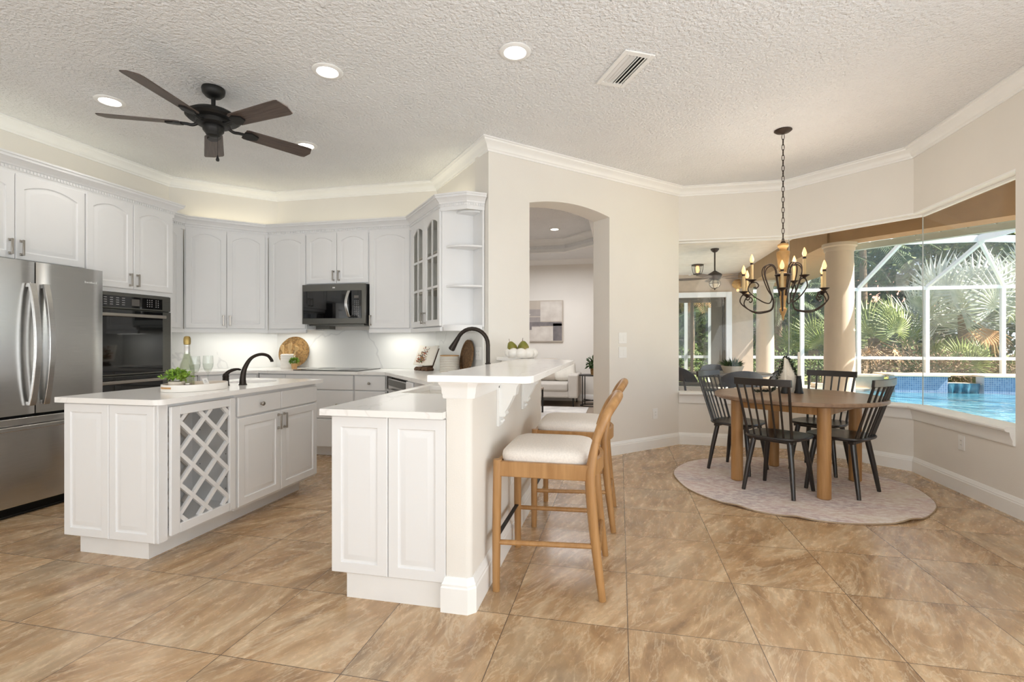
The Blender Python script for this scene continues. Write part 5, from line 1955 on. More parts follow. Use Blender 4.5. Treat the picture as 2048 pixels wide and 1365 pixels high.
struct('baseboard_living', MB().sweep(BB, [(LX0, LY), (LX1, LY)]), M['trim'], 'white baseboard of the living room', 'baseboard')
recessed_light(-1.08, 8.35, 'lit recessed ceiling light in the living room beyond the archway', 3.12)
s_ = lamp('living_can', 'SPOT', (-1.08, 8.35, 3.08), 10, (1.0, 0.93, 0.84), size=0.06)
s_.data.spot_size = R(120)
t = thing('canvas_painting', 'abstract grey and white canvas painting on the living room wall', 'painting', (-1.74, LY - .045, 1.62))
mb = MB().box(-.62, 0, -.42, .62, .044, .42)
mb.build('canvas', M['pillow'], t)
mb = MB()
M['paint_white'] = mat('paint_white', (214, 208, 200), 0.8, scale=5, col2=(196, 188, 180), detail=8)
M['paint_grey'] = mat('paint_grey', (146, 140, 138), 0.8, scale=4, col2=(168, 160, 156), detail=8)
M['paint_dark'] = mat('paint_dark', (104, 100, 102), 0.8, scale=6, col2=(128, 122, 122), detail=8)
mb.box(.16, -.003, 0.0, .6, .001, .40, 0).box(-.6, -.002, .10, .16, .001, .24, 1).box(-.6, -.0022, .12, -.05, .001, .15, 0)
mb.box(-.6, -.002, -.12, .16, .001, .08, 1).box(-.1, -.003, -.10, .6, .001, -.02, 2).box(.42, -.003, -.40, .6, .001, -.05, 2).box(-.25, -.003, -.18, -.02, .001, -.10, 2)
mb.box(-.6, -.0025, -.40, .42, .001, -.12, 0).box(-.6, -.0028, -.05, -.2, .001, .0, 0)
mb.build('paint_blocks', [M['paint_white'], M['paint_grey'], M['paint_dark']], t, smooth=0)
# sofa
t = thing('sofa', 'light grey upholstered sofa against the living room wall', 'sofa', (-1.85, 9.44, 0))
MB().box(-.95, -.42, .17, .95, .42, .30).build('base', M['sofa'], t, bevel=0.03, seg=3)
for s_ in (-1, 1):
    MB().box(s_ * 1.02 - .09, -.45, .17, s_ * 1.02 + .09, .44, .60).build('arm', M['sofa'], t, bevel=0.03, seg=3)
    MB().box(s_ * .465 - .46, -.44, .29, s_ * .465 + .46, .20, .445).build('seat_cushion', M['sofa'], t, bevel=0.04, seg=3)
    MB().box(s_ * .465 - .46, .14, .40, s_ * .465 + .46, .34, .82).build('back_cushion', M['sofa'], t, bevel=0.06, seg=3)
    for y in (-.38, .38):
        MB().lathe([(0.001, 0), (.011, 0), (.014, .175), (.001, .175)], 10, (s_ * 1.02, y, 0)).build('leg', M['black_matt'], t)
MB().box(-.95, .30, .17, .95, .45, .74).build('back_frame', M['sofa'], t, bevel=0.03, seg=3)


def cushion(x, y, z, w, lean, rz, m, label):
    mb = MB()
    mb.T = Matrix.Rotation(lean, 4, 'X')
    lps = []
    for yy, s_ in ((-.075, .3), (-.065, .7), (-.04, .93), (0, 1.0), (.04, .93), (.065, .7), (.075, .3)):
        lp = []
        for i in range(28):
            a = 2 * PI * i / 28
            cx_ = math.copysign(abs(math.cos(a)) ** .45, math.cos(a))
            sx_ = math.copysign(abs(math.sin(a)) ** .45, math.sin(a))
            lp.append((cx_ * w / 2 * s_, yy, w / 2 + sx_ * w / 2 * s_))
        lps.append(lp)
    mb.loft(lps)
    solo('throw_pillow', mb, m, label, 'pillow', (x, y, z), rz, 'throw pillows on the sofa', smooth=60)


cushion(-1.02, 9.42, .45, .42, R(-20), R(10), M['rope_white'], 'pale textured throw pillow beside the right arm of the sofa')
cushion(-1.36, 9.44, .45, .46, R(-22), R(-5), M['pillow'], 'taupe throw pillow left of the pale pillow on the sofa')
# side table with plant
t = thing('side_table', 'round black side table beside the sofa', 'table', (-0.52, 9.35, 0))
MB().lathe([(0.001, .565), (.235, .565), (.235, .58), (.001, .58)], 40).build('table_top', M['black_matt'], t)
MB().lathe([(.19, .0), (.21, .0), (.21, .012), (.19, .012), (.19, .0)], 32, cap=False).build('base_ring', M['black_matt'], t)
for a in (40, 130, 220, 310):
    MB().tube([(.2 * math.cos(R(a)), .2 * math.sin(R(a)), .005), (.2 * math.cos(R(a)), .2 * math.sin(R(a)), .567)], .009, 8).build('leg', M['black_matt'], t)
MB().bar((-.15, -.13, .10), (.15, .13, .10), .016, .016).bar((.15, -.13, .10), (-.15, .13, .10), .016, .016).build('cross_brace', M['black_matt'], t)
t = thing('potted_plant', 'dark leafy plant in a woven pot on the black side table', 'plant', (-0.47, 9.33, .5805))
MB().lathe([(0.001, 0), (.055, 0), (.068, .12), (.06, .122), (.001, .11)], 20).build('pot', M['rattan'], t)
mb = MB()
leaf_ball(mb, (0, 0, .20), .13, 130, .075, .04, 21, -.5, (1, 1, .9), .2)
mb.build('foliage', M['leaf_dark'], t, smooth=0, recalc=False)
solo('living_rug', MB().box(-2.4, 7.3, 0.0, -0.55, 9.05, 0.008), M['living_rug'], 'pale grey patterned rug on the living room floor', 'rug')
t = thing('coffee_table', 'coffee table with a thin black frame on the living room rug', 'table', (-1.47, 7.95, 0.0085))
MB().box(-.5, -.3, .40, .22, .3, .425).build('table_top', M['living_floor'], t)
for x in (-.47, .20):
    for y in (-.28, .28):
        MB().bar((x, y, 0), (x, y, .402), .022, .022).build('leg', M['black_matt'], t)

# ================================================================== covered patio, pool and garden
struct('patio_floor', MB().prism([(0.58, 6.3), (2.0, 6.3), (2.85, 5.45), (2.85, -3.1), (7.2, -3.1), (7.2, 7.2), (4.0, 8.9), (3.9, 14.4), (0.58, 14.4)], -0.16, -0.06), M['deck'], 'travertine paver floor of the covered patio', 'floor', smooth=0)
# lanai roof, beams, columns
CK = (3.2, 8.22)          # near column
LC = 3.06
struct('patio_ceiling', MB().prism([(0.58, 6.24), (1.92, 6.24), (2.82, 5.34), (2.82, -3.1), (8.6, -3.1), (8.6, 2.8), (3.2, 8.2), (3.3, 14.5), (0.58, 14.5)], LC, LC + .1), M['lanai_ceiling'], 'stucco ceiling of the covered patio', 'ceiling', smooth=0)


def beam_poly(a, b, w):
    a, b = Vector(a), Vector(b)
    d = (b - a).normalized()
    n = Vector((d.y, -d.x)) * (w / 2)
    return [tuple(a - n), tuple(b - n), tuple(b + n), tuple(a + n)]


mb = MB()
mb.prism(beam_poly((3.16, 8.26), (8.6, 2.82), .34), 2.66, LC)
mb.prism(beam_poly((3.2, 8.2), (3.34, 14.5), .34), 2.66, LC)
mb.prism([(3.42, 9.0), (3.6, 8.9), (4.6, 11.5), (4.6, 14.8), (3.55, 14.8)], 2.72, 2.80)  # added slab, tucked behind the column, keeps sun off the end wall
struct('patio_beam', mb, M['stucco'], 'tan stucco beam over the patio columns, with an added shading slab', 'beam', smooth=0)
# gutter / eave tiles outside the beam
mb = MB()
a, b = Vector((3.38, 8.52)), Vector((8.9, 3.0))
d = (b - a).normalized()
nn = Vector((-d.y, d.x))
mb.prism(beam_poly(a + nn * .1, b + nn * .1, .09), 2.60, 2.69)
L_ = (b - a).length
k = int(L_ / .28)
mc = MB()
for i in range(k):
    p = a + d * (i * .28 + .02) + nn * .16
    q = p + d * .25
    mc.prism([p, q, q + nn * .22, p + nn * .22], 2.69, 2.715)
struct('patio_eave', mb, M['gutter'], 'grey green eave edge of the patio roof', 'eave')
struct('patio_eave_tiles', mc, M['gutter'], 'row of roof tiles along the patio eave', 'eave')
for (x, y), lb in (((3.2, 8.22), 'round cream patio column nearer the nook window'), ((3.42, 12.9), 'round cream patio column farther from the nook')):
    t = thing('patio_column', lb, 'column', (x, y, -.06), 0, 'patio columns')
    MB().lathe([(0.001, .12), (.195, .12), (.20, 1.0), (.18, 2.62), (.001, 2.62)], 40).build('shaft', M['column'], t)
    MB().lathe([(.001, 2.6), (.19, 2.6), (.20, 2.625), (.20, 2.66), (.225, 2.675), (.225, 2.719), (.001, 2.719)], 40).build('capital', M['column'], t)
    MB().box(-.24, -.24, 0, .24, .24, .07).lathe([(.001, .07), (.225, .07), (.235, .09), (.22, .125), (.001, .125)], 40).build('base', M['column'], t)
# end wall of the patio with the sliding glass door
DW0, DW1, DZ = 1.25, 2.86, 2.42
mb = MB().box(0.58, 14.5, -.16, DW0, 14.8, LC).box(DW1, 14.5, -.16, 3.55, 14.8, LC).box(DW0, 14.5, DZ, DW1, 14.8, LC)
struct('wall_patio_end', mb, M['stucco_light'], 'pale stucco wall at the far end of the patio', 'wall')
mb = MB().box(DW1, 14.44, -.06, DW1 + .14, 14.499, DZ).box(DW0 - .1, 14.44, DZ, DW1 + .14, 14.499, DZ + .14)
struct('trim_10', mb, M['alu'], 'white surround of the patio sliding door', 'trim')
t = thing('sliding_door', 'dark framed sliding glass door at the far end of the patio', 'door', (0, 14.6, -.06))
MB().box(DW0, 0, 0, DW0 + .05, .1, DZ + .05).box(DW1 - .05, 0, 0, DW1 - .001, .1, DZ + .05).box(DW0, 0, DZ + .0, DW1 - .001, .1, DZ + .055).box(DW0, 0, 0, DW1 - .001, .1, .04).build('door_frame', M['steel_dark'], t)
for i, (x0, x1) in enumerate(((DW0 + .052, 2.02), (1.96, DW1 - .29))):
    y = .02 + .04 * i
    f = MB().box(x0, y, .042, x0 + .07, y + .03, DZ).box(x1 - .07, y, .042, x1, y + .03, DZ).box(x0 + .07, y, .042, x1 - .07, y + .03, .12).box(x0 + .07, y, DZ - .07, x1 - .07, y + .03, DZ)
    f = f.build('door_leaf', M['steel_dark'], t)
    MB().box(x0 + .07, y + .012, .12, x1 - .07, y + .018, DZ - .07).build('pane', M['door_glass'], f)
MB().box(DW1 - .30, .08, .042, DW1 - .05, .11, DZ).build('stacked_leaf', M['steel_dark'], t)
# sconce
t = thing('wall_sconce', 'lit domed wall sconce on the patio end wall', 'wall light', (3.12, 14.48, 2.62))
MB().lathe([(.001, -.0), (.05, 0), (.12, .05), (.15, .13), (.13, .2), (.06, .25), (.001, .26)], 24, (0, -.16, 0)).build('dome', M['gold_wood'], t)
MB().lathe([(.001, -.07), (.03, -.06), (.035, -.02), (.02, 0), (.001, 0)], 16, (0, -.16, 0)).box(-.02, -.16, .1, .02, .018, .13).build('bulb_holder', M['bulb'], t)
# patio fan with lantern light
t = thing('patio_fan', 'bronze patio ceiling fan with a caged globe light', 'ceiling fan', (1.86, 10.5, LC))
MB().lathe([(.001, -.001), (.075, -.001), (.08, -.02), (.05, -.06), (.02, -.075), (.001, -.075)], 24).build('canopy', M['iron'], t)
MB().lathe([(.014, -.07), (.014, -.46), (.001, -.46)], 12).build('downrod', M['iron'], t)
MB().lathe([(.02, -.44), (.05, -.46), (.13, -.51), (.135, -.53), (.11, -.60), (.09, -.62), (.001, -.62)], 32).build('motor_housing', M['iron'], t)
gb = MB().lathe([(.001, -.63), (.06, -.63), (.095, -.68), (.095, -.72), (.06, -.77), (.001, -.785)], 24).build('globe_shade', M['cream_ceramic'], t)
cg = MB()
for a in range(6):
    pts = [(r * math.cos(R(60 * a)), r * math.sin(R(60 * a)), z) for r, z in ((.06, -.622), (.10, -.66), (.104, -.72), (.07, -.775), (.01, -.80))]
    cg.tube(pts, .0045, 5)
cg.lathe([(.102, -.695), (.106, -.695), (.106, -.703), (.102, -.703)], 24).lathe([(.001, -.79), (.012, -.80), (.008, -.825), (.001, -.83)], 10)
cg.build('cage', M['iron'], gb)
bl = None
for k in range(5):
    a = R(20 + 72 * k)
    if bl is None:
        mb = MB()
        mb.T = Matrix.Translation((0, 0, -.585)) @ Matrix.Rotation(R(11), 4, 'X')
        mb.loft([[(x, -w, -.003), (x, w, -.003), (x, w, .003), (x, -w, .003)] for x, w in ((.12, .02), (.2, .055), (.5, .072), (.68, .066), (.70, .03))])
        bl = mb.build('blade', M['fan_wood'], t)
        bl.rotation_euler = (0, 0, a)
    else:
        b = bl.copy(); COL.objects.link(b); b.parent = t; b.rotation_euler = (0, 0, a)
t = thing('cage_lantern', 'small lit cage lantern on the patio ceiling', 'ceiling light', (1.84, 12.6, LC))
MB().lathe([(.001, -.001), (.10, -.001), (.10, -.02), (.001, -.02)], 20).build('mount', M['iron'], t)
MB().lathe([(.001, -.03), (.035, -.04), (.045, -.14), (.03, -.19), (.001, -.2)], 16).build('glowing_shade', M['bulb'], t)
cg = MB()
for a in range(6):
    cg.tube([(r * math.cos(R(60 * a)), r * math.sin(R(60 * a)), z) for r, z in ((.13, -.015), (.12, -.12), (.09, -.235))], .007, 5)
cg.lathe([(.12, -.01), (.14, -.01), (.14, -.025), (.12, -.025)], 20).lathe([(.085, -.225), (.1, -.225), (.1, -.24), (.085, -.24)], 20)
cg.build('cage', M['iron'], t)
# patio table, chairs and planter
PTX, PTY, PZ = 1.62, 7.85, -.0595
t = thing('patio_table', 'round grey patio table outside the nook window', 'table', (PTX, PTY, PZ))
MB().lathe([(.001, .77), (.54, .77), (.55, .778), (.55, .795), (.54, .80), (.001, .80)], 64).build('table_top', M['patio_top'], t)
MB().lathe([(.001, 0), (.28, 0), (.28, .02), (.06, .05), (.045, .1), (.045, .70), (.12, .77), (.001, .77)], 32).build('pedestal', M['patio_furniture'], t)


def patio_chair(x, y, rz, label):
    t = thing('patio_chair', label, 'chair', (x, y, PZ), rz, 'grey barrel-back patio chairs')
    pl = [(.23 * math.copysign(abs(math.cos(a)) ** .6, math.cos(a)), .22 * math.copysign(abs(math.sin(a)) ** .6, math.sin(a))) for a in [2 * PI * i / 28 for i in range(28)]]
    MB().prism(pl, .44, .475).build('seat', M['patio_furniture'], t, bevel=.008)
    mb = MB()
    lps = []
    for i in range(15):
        a = R(180 + 12) + R(156) * i / 14
        hx_ = .5 + .32 * math.sin(PI * i / 14) ** .5
        c_, s_ = math.cos(a), math.sin(a)
        lps.append([(.25 * c_, .245 * s_, .66), (.275 * c_, .27 * s_, .66), (.285 * c_, .285 * s_, .66 + .20 * math.sin(PI * i / 14) ** .5 + .02), (.262 * c_, .26 * s_, .66 + .20 * math.sin(PI * i / 14) ** .5 + .02)])
    mb.loft(lps)
    mb.build('backrest', M['patio_furniture'], t, smooth=50)
    for sx in (-1, 1):
        MB().tube([(sx * .19, .17, .445), (sx * .21, .2, 0)], .016, 10).build('leg', M['patio_furniture'], t)
        MB().tube([(sx * .16, -.225, .70), (sx * .17, -.19, .44), (sx * .2, -.22, 0)], .016, 10).build('rear_leg', M['patio_furniture'], t)
    return t


pc = patio_chair(1.60, 7.22, R(0), 'grey barrel-back patio chair with its back to the nook window')
dup(pc, (1.13, 8.0, PZ), R(-78), 'grey barrel-back patio chair left of the patio table')
dup(pc, (2.13, 8.05, PZ), R(75), 'grey barrel-back patio chair right of the patio table')
dup(pc, (1.56, 8.62, PZ), R(182), 'grey barrel-back patio chair behind the patio table by the sliding door')
t = thing('patio_planter', 'spiky green plant in a low grey bowl on the patio table', 'plant', (PTX + .02, PTY + .02, PZ + .8005))
MB().lathe([(.001, 0), (.12, 0), (.16, .10), (.15, .102), (.001, .09)], 28).build('pot', M['cream_ceramic'], t)
mb = MB()
rnd = random.Random(17)
for k in range(120):
    v = rdir(rnd, .05)
    leaf(mb, (v.x * .07, v.y * .07, .09), v + Vector((0, 0, .25)), rdir(rnd), rnd.uniform(.07, .16), .026)
mb.build('foliage', M['leaf_dark'], t, smooth=0, recalc=False)

# ------------------------------------------------------------------ ground, pool
GZ = -0.22
struct('garden_ground', MB().box(-12, 15.6, GZ - .1, 40, 60, GZ).box(7.3, -10, GZ - .5, 40, 3.0, GZ - .02).box(13.2, 3.0, GZ - .5, 40, 15.6, GZ), M['grass'], 'lawn beyond the pool enclosure', 'ground')
mb = MB().box(0.58, 14.82, GZ, 13.2, 15.75, -.06).box(12.2, 3.0, GZ, 13.2, 14.82, -.06).box(7.2, 3.0, GZ, 12.2, 5.2, -.06)
struct('pool_deck', mb, M['deck'], 'light paver deck around the pool', 'floor')
solo('pool_water', MB().prism([(4.02, 9.1), (7.2, 7.35), (7.2, 5.2), (12.2, 5.2), (12.2, 14.54), (6.94, 14.54), (6.94, 14.82), (3.92, 14.82)], -.5, -.11), M['water'], 'rippled turquoise water of the swimming pool', 'water', smooth=0)
bpy.context.view_layer.update()
t = thing('spa_wall', 'raised blue mosaic wall with beige coping along the far edge of the pool', 'pool wall', (0, 0, 0))
mb = MB()
S0, S1 = 8.12, 8.9
mb.box(6.95, 14.55, -.14, S0, 14.85, .30).box(S1, 14.55, -.14, 12.2, 14.85, .30).box(S0, 14.75, -.14, S1, 15.0, .10)
mb.build('tiled_face', M['mosaic'], t, smooth=0)
mb = MB()
mb.box(6.9, 14.49, .30, S0 + .03, 14.95, .345).box(S1 - .03, 14.49, .30, 12.2, 14.95, .345).box(S0, 14.62, .10, S1, 15.0, .135)
mb.box(6.9, 14.95, .30, 12.2, 15.6, .345)
mb.build('coping', M['coping'], t, bevel=.01)
mb = MB()
n = 14
mb.loft([[(S0 + .05 + (S1 - S0 - .1) * i / n, 14.6 - .05 * math.sin(i * 1.7) * (1 - z_), .14 - .25 * (1 - z_)) for i in range(n + 1)] + [(S1 - .05, 14.66, .14 - .25 * (1 - z_)), (S0 + .05, 14.66, .14 - .25 * (1 - z_))] for z_ in (0, .5, 1)])
mb.build('falling_water', M['water'], t)
t = solo('planter_wall', MB().box(5.55, 14.95, -.06, 6.88, 15.35, .26).box(5.5, 14.9, .26, 6.89, 15.4, .31).box(5.2, 14.84, -.06, 5.54, 15.2, .06), M['coping'], 'low beige block wall beside the spa wall', 'garden wall')

# ------------------------------------------------------------------ screen enclosure
EY = 15.62
t = thing('pool_enclosure', 'white aluminium screen enclosure over the pool', 'enclosure', (0, 0, 0))
posts = [0.4, 1.95, 3.52, 5.12, 6.56, 8.22, 9.97, 11.7, 13.0]
EZ, CRZ, RZ = 2.66, 0.74, 3.55
for x in posts:
    MB().box(x - .045, EY - .05, -.06, x + .045, EY + .05, EZ - .045).build('post', M['alu'], t)
MB().box(posts[0], EY - .05, EZ - .045, posts[-1], EY + .05, EZ + .045).build('top_rail', M['alu'], t)
MB().box(posts[0], EY - .03, CRZ - .04, posts[-1], EY + .03, CRZ + .04).build('chair_rail', M['alu'], t)
RY = 13.25
for x in posts[:-3]:
    MB().bar((x, EY - .02, EZ + .04), (x - .08, RY, RZ), .06, .09).build('rafter', M['alu'], t)
MB().bar((0.4, RY, RZ), (8.02, RY, RZ), .08, .15).build('ridge_beam', M['alu'], t)
MB().bar((8.0, RY, RZ), (9.97, EY - .02, EZ + .04), .06, .09).build('hip_beam', M['alu'], t)
MB().bar((8.0, RY, RZ), (8.0, 5.2, RZ), .08, .15).build('ridge_beam', M['alu'], t)
MB().bar((8.0, RY - .02, RZ), (13.0, 10.6, EZ + .04), .08, .15).build('hip_beam', M['alu'], t)
MB().box(13.0 - .05, 3.0, EZ - .045, 13.05, EY, EZ + .045).build('top_rail', M['alu'], t)
for y in (13.2, 11.0, 8.8, 6.6, 4.4):
    MB().box(12.955, y - .045, -.06, 13.045, y + .045, EZ - .045).build('post', M['alu'], t)
# the screened door with thick rails in the far bay
mb = MB()
for x in (2.62, 3.42):
    mb.box(x - .05, EY - .06, -.06, x + .05, EY - .052, 2.2)
for z in (1.05, .50, 1.9):
    mb.box(2.67, EY - .06, z - .05, 3.37, EY - .052, z + .05)
mb.build('screen_door', M['alu'], t)
mb = MB()
mb.quad((0.4, EY, -.06), (13, EY, -.06), (13, EY, EZ), (0.4, EY, EZ))
mb.build('wall_screen', M['screen'], t, smooth=0)
mb = MB()
mb.quad((0.4, EY, EZ + .05), (9.97, EY, EZ + .05), (8.0, RY, RZ + .05), (0.4, RY, RZ + .05))
mb.quad((0.4, RY, RZ + .06), (8.0, RY, RZ + .06), (8.0, 6.5, RZ + .06), (0.4, 14.6, RZ + .06))
mb.quad((8.0, RY, RZ + .05), (9.97, EY, EZ + .05), (13, EY, EZ + .05), (13, 10.6, EZ + .05))
mb.build('roof_screen', M['screen_roof'], t, smooth=0)

# ------------------------------------------------------------------ planting


def fan_frond(mb, p, d, up, Rr, n=28, spread=R(250), w=.034, droop=.15, stem=None):
    """costapalmate leaf: blades radiate from p, axis d"""
    p = Vector(p)
    d = Vector(d).normalized()
    s_ = d.cross(Vector(up))
    if s_.length < 1e-3:
        s_ = d.orthogonal()
    s_.normalize()
    nn = s_.cross(d).normalized()
    for i in range(n):
        a = -spread / 2 + spread * i / (n - 1)
        v = d * math.cos(a) + s_ * math.sin(a)
        L = Rr * (1 - .25 * abs(a) / (spread / 2)) * random.uniform(.92, 1.05)
        t_ = v.cross(nn)
        m1 = p + v * L * .55 + nn * .02 * L
        tip = p + v * L - nn * droop * L * random.uniform(.6, 1.5)
        wv = L * w
        mb.add([p, m1 + t_ * wv - nn * wv * .3, tip, m1 - t_ * wv - nn * wv * .3, m1 + nn * wv * .35], [(0, 1, 4), (4, 1, 2), (0, 4, 3), (4, 2, 3)])


def pinnate(mb, p, d, L, n=26, ll=.35, w=.018, droop=.5):
    p = Vector(p)
    d = Vector(d).normalized()
    pts = []
    cur = p.copy()
    dd = d.copy()
    for i in range(n + 1):
        pts.append(cur.copy())
        cur = cur + dd * (L / n)
        dd = (dd + Vector((0, 0, -droop / n * 1.6))).normalized()
    mb.tube(pts, [.018 * (1 - .8 * i / n) for i in range(n + 1)], 5)
    for i in range(2, n + 1):
        tdir = (pts[i] - pts[i - 1]).normalized()
        s_ = tdir.cross(Vector((0, 0, 1)))
        if s_.length < 1e-3:
            s_ = Vector((1, 0, 0))
        s_.normalize()
        l_ = ll * math.sin(PI * min(1, .15 + .85 * i / n)) ** .5
        for sg in (-1, 1):
            v = (s_ * sg + tdir * .7 + Vector((0, 0, -.25))).normalized()
            leaf(mb, pts[i], v, Vector((0, 0, 1)), l_ * random.uniform(.85, 1.15), w * 2, fold=.2)


def fan_palm(x, y, hc, Rr, nf, mleaf, label, seed, zmin=-.35, stem=.9, name='fan_palm', dead=0):
    random.seed(seed)
    rnd = random.Random(seed)
    t = thing(name, label, 'palm', (x, y, GZ), 0, 'palms beyond the pool')
    if hc > .4:
        MB().lathe([(.001, 0), (.2, 0), (.16, hc * .5), (.17, hc), (.001, hc + .1)], 14).build('trunk', M['bark'], t)
    for k in range(nf):
        v = rdir(rnd, zmin)
        a = 2 * PI * k / nf * 2.618
        v = Vector((math.cos(a), math.sin(a), zmin + (1.25 - zmin) * ((k + .5) / nf))).normalized()
        base = Vector((0, 0, hc))
        e = base + v * Rr * stem
        mb = MB()
        mb.tube([base, base + v * Rr * stem * .5, e], [.022, .018, .012], 6)
        up = Vector((0, 0, 1)) if abs(v.z) < .9 else Vector((1, 0, 0))
        ax = up - v * up.dot(v)
        ax = (ax.normalized() * .75 + v * .55 + rdir(rnd) * .25).normalized()
        nrm_ = (v * .9 + rdir(rnd) * .5)
        fan_frond(mb, e, ax, nrm_, Rr)
        mb.build('frond', mleaf, t, smooth=0, recalc=False)
    for k in range(dead):
        a = rnd.uniform(0, 2 * PI)
        v = Vector((math.cos(a), math.sin(a), -.55)).normalized()
        mb = MB()
        e = Vector((0, 0, hc)) + v * Rr * .6
        mb.tube([(0, 0, hc), e], [.02, .012], 6)
        fan_frond(mb, e, (v + Vector((0, 0, -1))).normalized(), Vector((0, 0, 1)) if abs(v.z) < .9 else Vector((1, 0, 0)), Rr * .8, 16, R(130), .04)
        mb.build('dead_frond', M['palm_dead'], t, smooth=0, recalc=False, label='dry brown drooping frond')
    return t


fan_palm(11.3, 19.4, 2.3, 1.5, 20, M['palm_silver'], 'large silver fan palm behind the pool enclosure', 1, -.35, .75, dead=2)
fan_palm(14.2, 19.6, 3.2, 1.4, 12, M['palm_silver'], 'silver fan palm at the right edge of the window', 2, -.3, .75, dead=1)
fan_palm(8.1, 18.2, 1.5, .95, 16, M['palm_green'], 'yellow-green fan palm left of the silver palm', 3, -.2, .8, dead=4)
fan_palm(9.9, 17.3, .5, .75, 14, M['palm_green'], 'low green fan palm behind the spa spillway', 4, -.05, .8)
fan_palm(11.9, 17.2, .3, .7, 13, M['palm_green'], 'low green fan palm right of the spillway', 5, -.05, .8)
fan_palm(6.6, 19.0, 1.1, .9, 14, M['palm_green'], 'green fan palm just right of the near patio column', 6, -.1, .8)
fan_palm(8.9, 17.0, .2, .6, 11, M['palm_dark'], 'small dark fan palm behind the blue mosaic wall', 12, 0.0, .8)


def feather_palm(x, y, hc, L, nf, label, seed, mleaf='palm_dark', droop=.8):
    random.seed(seed)
    rnd = random.Random(seed)
    t = thing('feather_palm', label, 'palm', (x, y, GZ), 0, 'palms beyond the pool')
    MB().tube([(0, 0, 0), (.05, 0, hc * .5), (0, 0, hc)], [.17, .13, .12], 12).build('trunk', M['bark'], t)
    for k in range(nf):
        a = 2 * PI * k / nf + rnd.uniform(-.2, .2)
        mb = MB()
        pinnate(mb, (0, 0, hc), (math.cos(a), math.sin(a), rnd.uniform(-.1, 1.1)), L * rnd.uniform(.85, 1.1), 30, .42, .02, droop)
        mb.build('frond', M[mleaf], t, smooth=0, recalc=False)


feather_palm(7.9, 20.5, 4.6, 2.4, 18, 'dark feather palm behind the yellow-green fan palm', 21)
feather_palm(9.6, 22.5, 5.4, 2.6, 16, 'tall feather palm behind the silver palm', 22)
feather_palm(5.6, 19.6, 3.0, 2.2, 14, 'feather palm between the two patio columns', 23)
feather_palm(3.4, 18.6, 2.4, 2.0, 14, 'feather palm left of the far patio column', 24)
feather_palm(2.3, 17.6, 3.4, 1.7, 14, 'drooping golden feather palm seen through the sliding door', 25, 'palm_dead', 1.2)

rnd = random.Random(40)
shrubs = [(7.3, 16.6, .55, 'dry brown shrub at the left end of the mosaic wall'), (8.2, 16.5, .62, 'dry brown shrub left of the spa spillway'),
          (9.1, 16.4, .5, 'dry brown shrub behind the spa spillway'), (10.6, 16.6, .45, 'dry shrub behind the right half of the mosaic wall')]
for i, (x, y, r, lb) in enumerate(shrubs):
    t = thing('dry_shrub', lb, 'shrub', (x, y, GZ), 0, 'dry shrubs by the enclosure')
    mb = MB()
    leaf_ball(mb, (0, 0, r * 1.2), r * 1.25, 700, .10, .035, 60 + i, -.8, (1, .8, .95), .3)
    mb.build('foliage', M['shrub_dry'], t, smooth=0, recalc=False)
    mb = MB()
    for k in range(6):
        v = rdir(rnd, .4)
        mb.tube([(0, 0, 0), tuple(v * r * 1.5)], [.015, .006], 5)
    mb.build('stems', M['bark'], t)
greens = [(3.9, 16.9, .55, 'round green bush behind the screened door'), (5.0, 17.2, .6, 'green bush between the patio columns'), (6.0, 16.6, .5, 'green bush behind the beige block wall'),
          (2.0, 17.0, .6, 'green bush seen through the sliding door'), (12.4, 16.8, .5, 'green bush at the right end of the pool')]
for i, (x, y, r, lb) in enumerate(greens):
    t = thing('garden_bush', lb, 'shrub', (x, y, GZ), 0, 'green bushes by the enclosure')
    mb = MB()
    leaf_ball(mb, (0, 0, r * 1.0), r * 1.15, 800, .09, .05, 80 + i, -.8, (1.1, .8, .9), .4)
    mb.build('foliage', M['hedge'], t, smooth=0, recalc=False)
    MB().tube([(0, 0, 0), (0, 0, r)], .03, 6).build('stem', M['bark'], t)


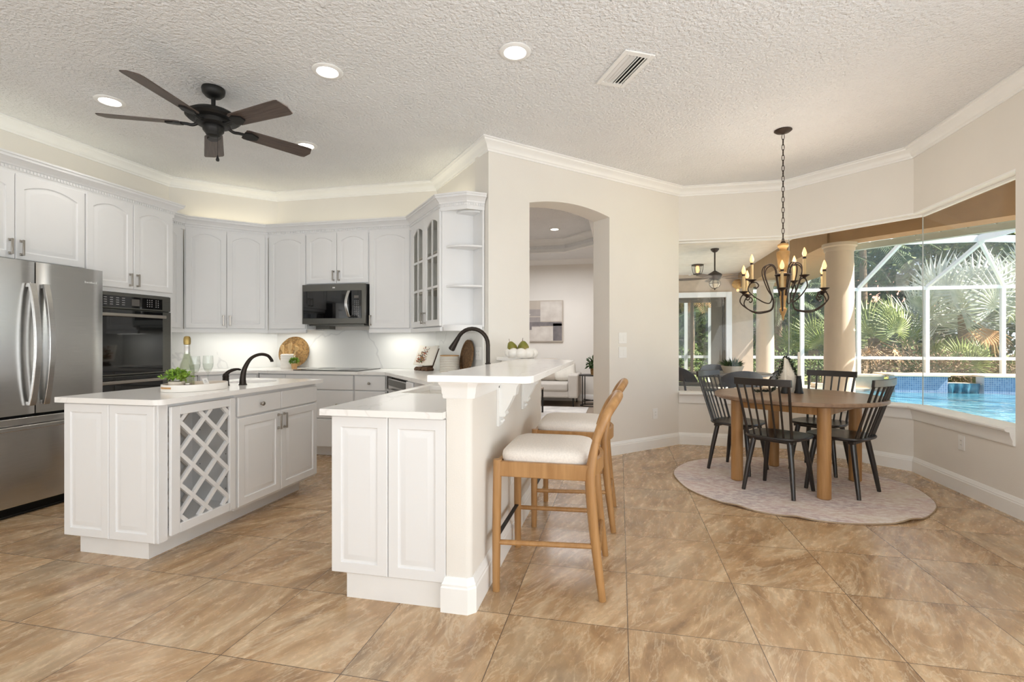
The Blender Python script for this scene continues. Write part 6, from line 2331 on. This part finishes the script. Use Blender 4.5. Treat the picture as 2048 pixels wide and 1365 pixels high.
def tree(x, y, h, r, label, seed, m='tree_leaf'):
    t = thing('garden_tree', label, 'tree', (x, y, GZ), 0, 'trees behind the palms')
    rnd = random.Random(seed)
    MB().tube([(0, 0, 0), (.1, 0, h * .4), (0, .1, h * .75)], [.22, .16, .08], 10).build('trunk', M['bark'], t)
    mb = MB()
    for k in range(7):
        v = rdir(rnd, -.6)
        c_ = Vector((v.x * r * .6, v.y * r * .5, h * .62 + v.z * h * .28))
        leaf_ball(mb, c_, r * .66, 760, .36, .19, seed * 10 + k, -1, (1, 1, .9), .45)
    mb.build('foliage', M[m], t, smooth=0, recalc=False)


trees = [(1.0, 24, 7.5, 3.2, 'leafy tree far behind the sliding door'), (4.6, 25.5, 7.0, 3.0, 'leafy tree behind the far patio column'), (8.2, 26.5, 7.5, 3.2, 'leafy tree behind the near patio column'),
         (12.0, 26.0, 8.5, 3.4, 'leafy tree behind the large silver palm'), (16.0, 25.5, 9.0, 3.6, 'leafy tree behind the right silver palm'), (20.5, 25.0, 9.0, 3.6, 'leafy tree at the far right of the garden'),
         (18.6, 20.0, 8.0, 3.0, 'leafy tree right of the silver palms')]
for i, (x, y, h, r, lb) in enumerate(trees):
    tree(x, y, h, r, lb, 100 + i, 'tree_leaf')
# hedge at the back of the lawn: nobody could count it
mb = MB()
rnd = random.Random(77)
for k in range(9000):
    x = rnd.uniform(-6, 26)
    p = Vector((x, 23.2 + rnd.uniform(-.6, .6), GZ + rnd.uniform(0, 3.0)))
    leaf(mb, p, rdir(rnd), rdir(rnd), .34, .18)
h = mb.build('hedge_foliage', M['hedge'], None, smooth=0, recalc=False)
tag(h, 'long green hedge along the back of the garden', 'hedge', kind='stuff')
# neighbour house
t = thing('neighbour_house', 'pale house with a red tiled roof beyond the garden', 'house', (8.0, 30.0, GZ))
MB().box(-9, 0, 0, 9, 6, 3.2).build('wall', M['house_wall'], t)
MB().loft([[(-9.6, -.6, 3.2), (9.6, -.6, 3.2), (9.6, 6.6, 3.2), (-9.6, 6.6, 3.2)], [(-7, 2.8, 5.6), (7, 2.8, 5.6), (7, 3.2, 5.6), (-7, 3.2, 5.6)]]).build('roof', M['roof_tile'], t, smooth=0)
MB().box(-3, -.02, .9, -1.2, .02, 2.3).box(2, -.02, .9, 3.8, .02, 2.3).build('window', M['black_glass'], t)
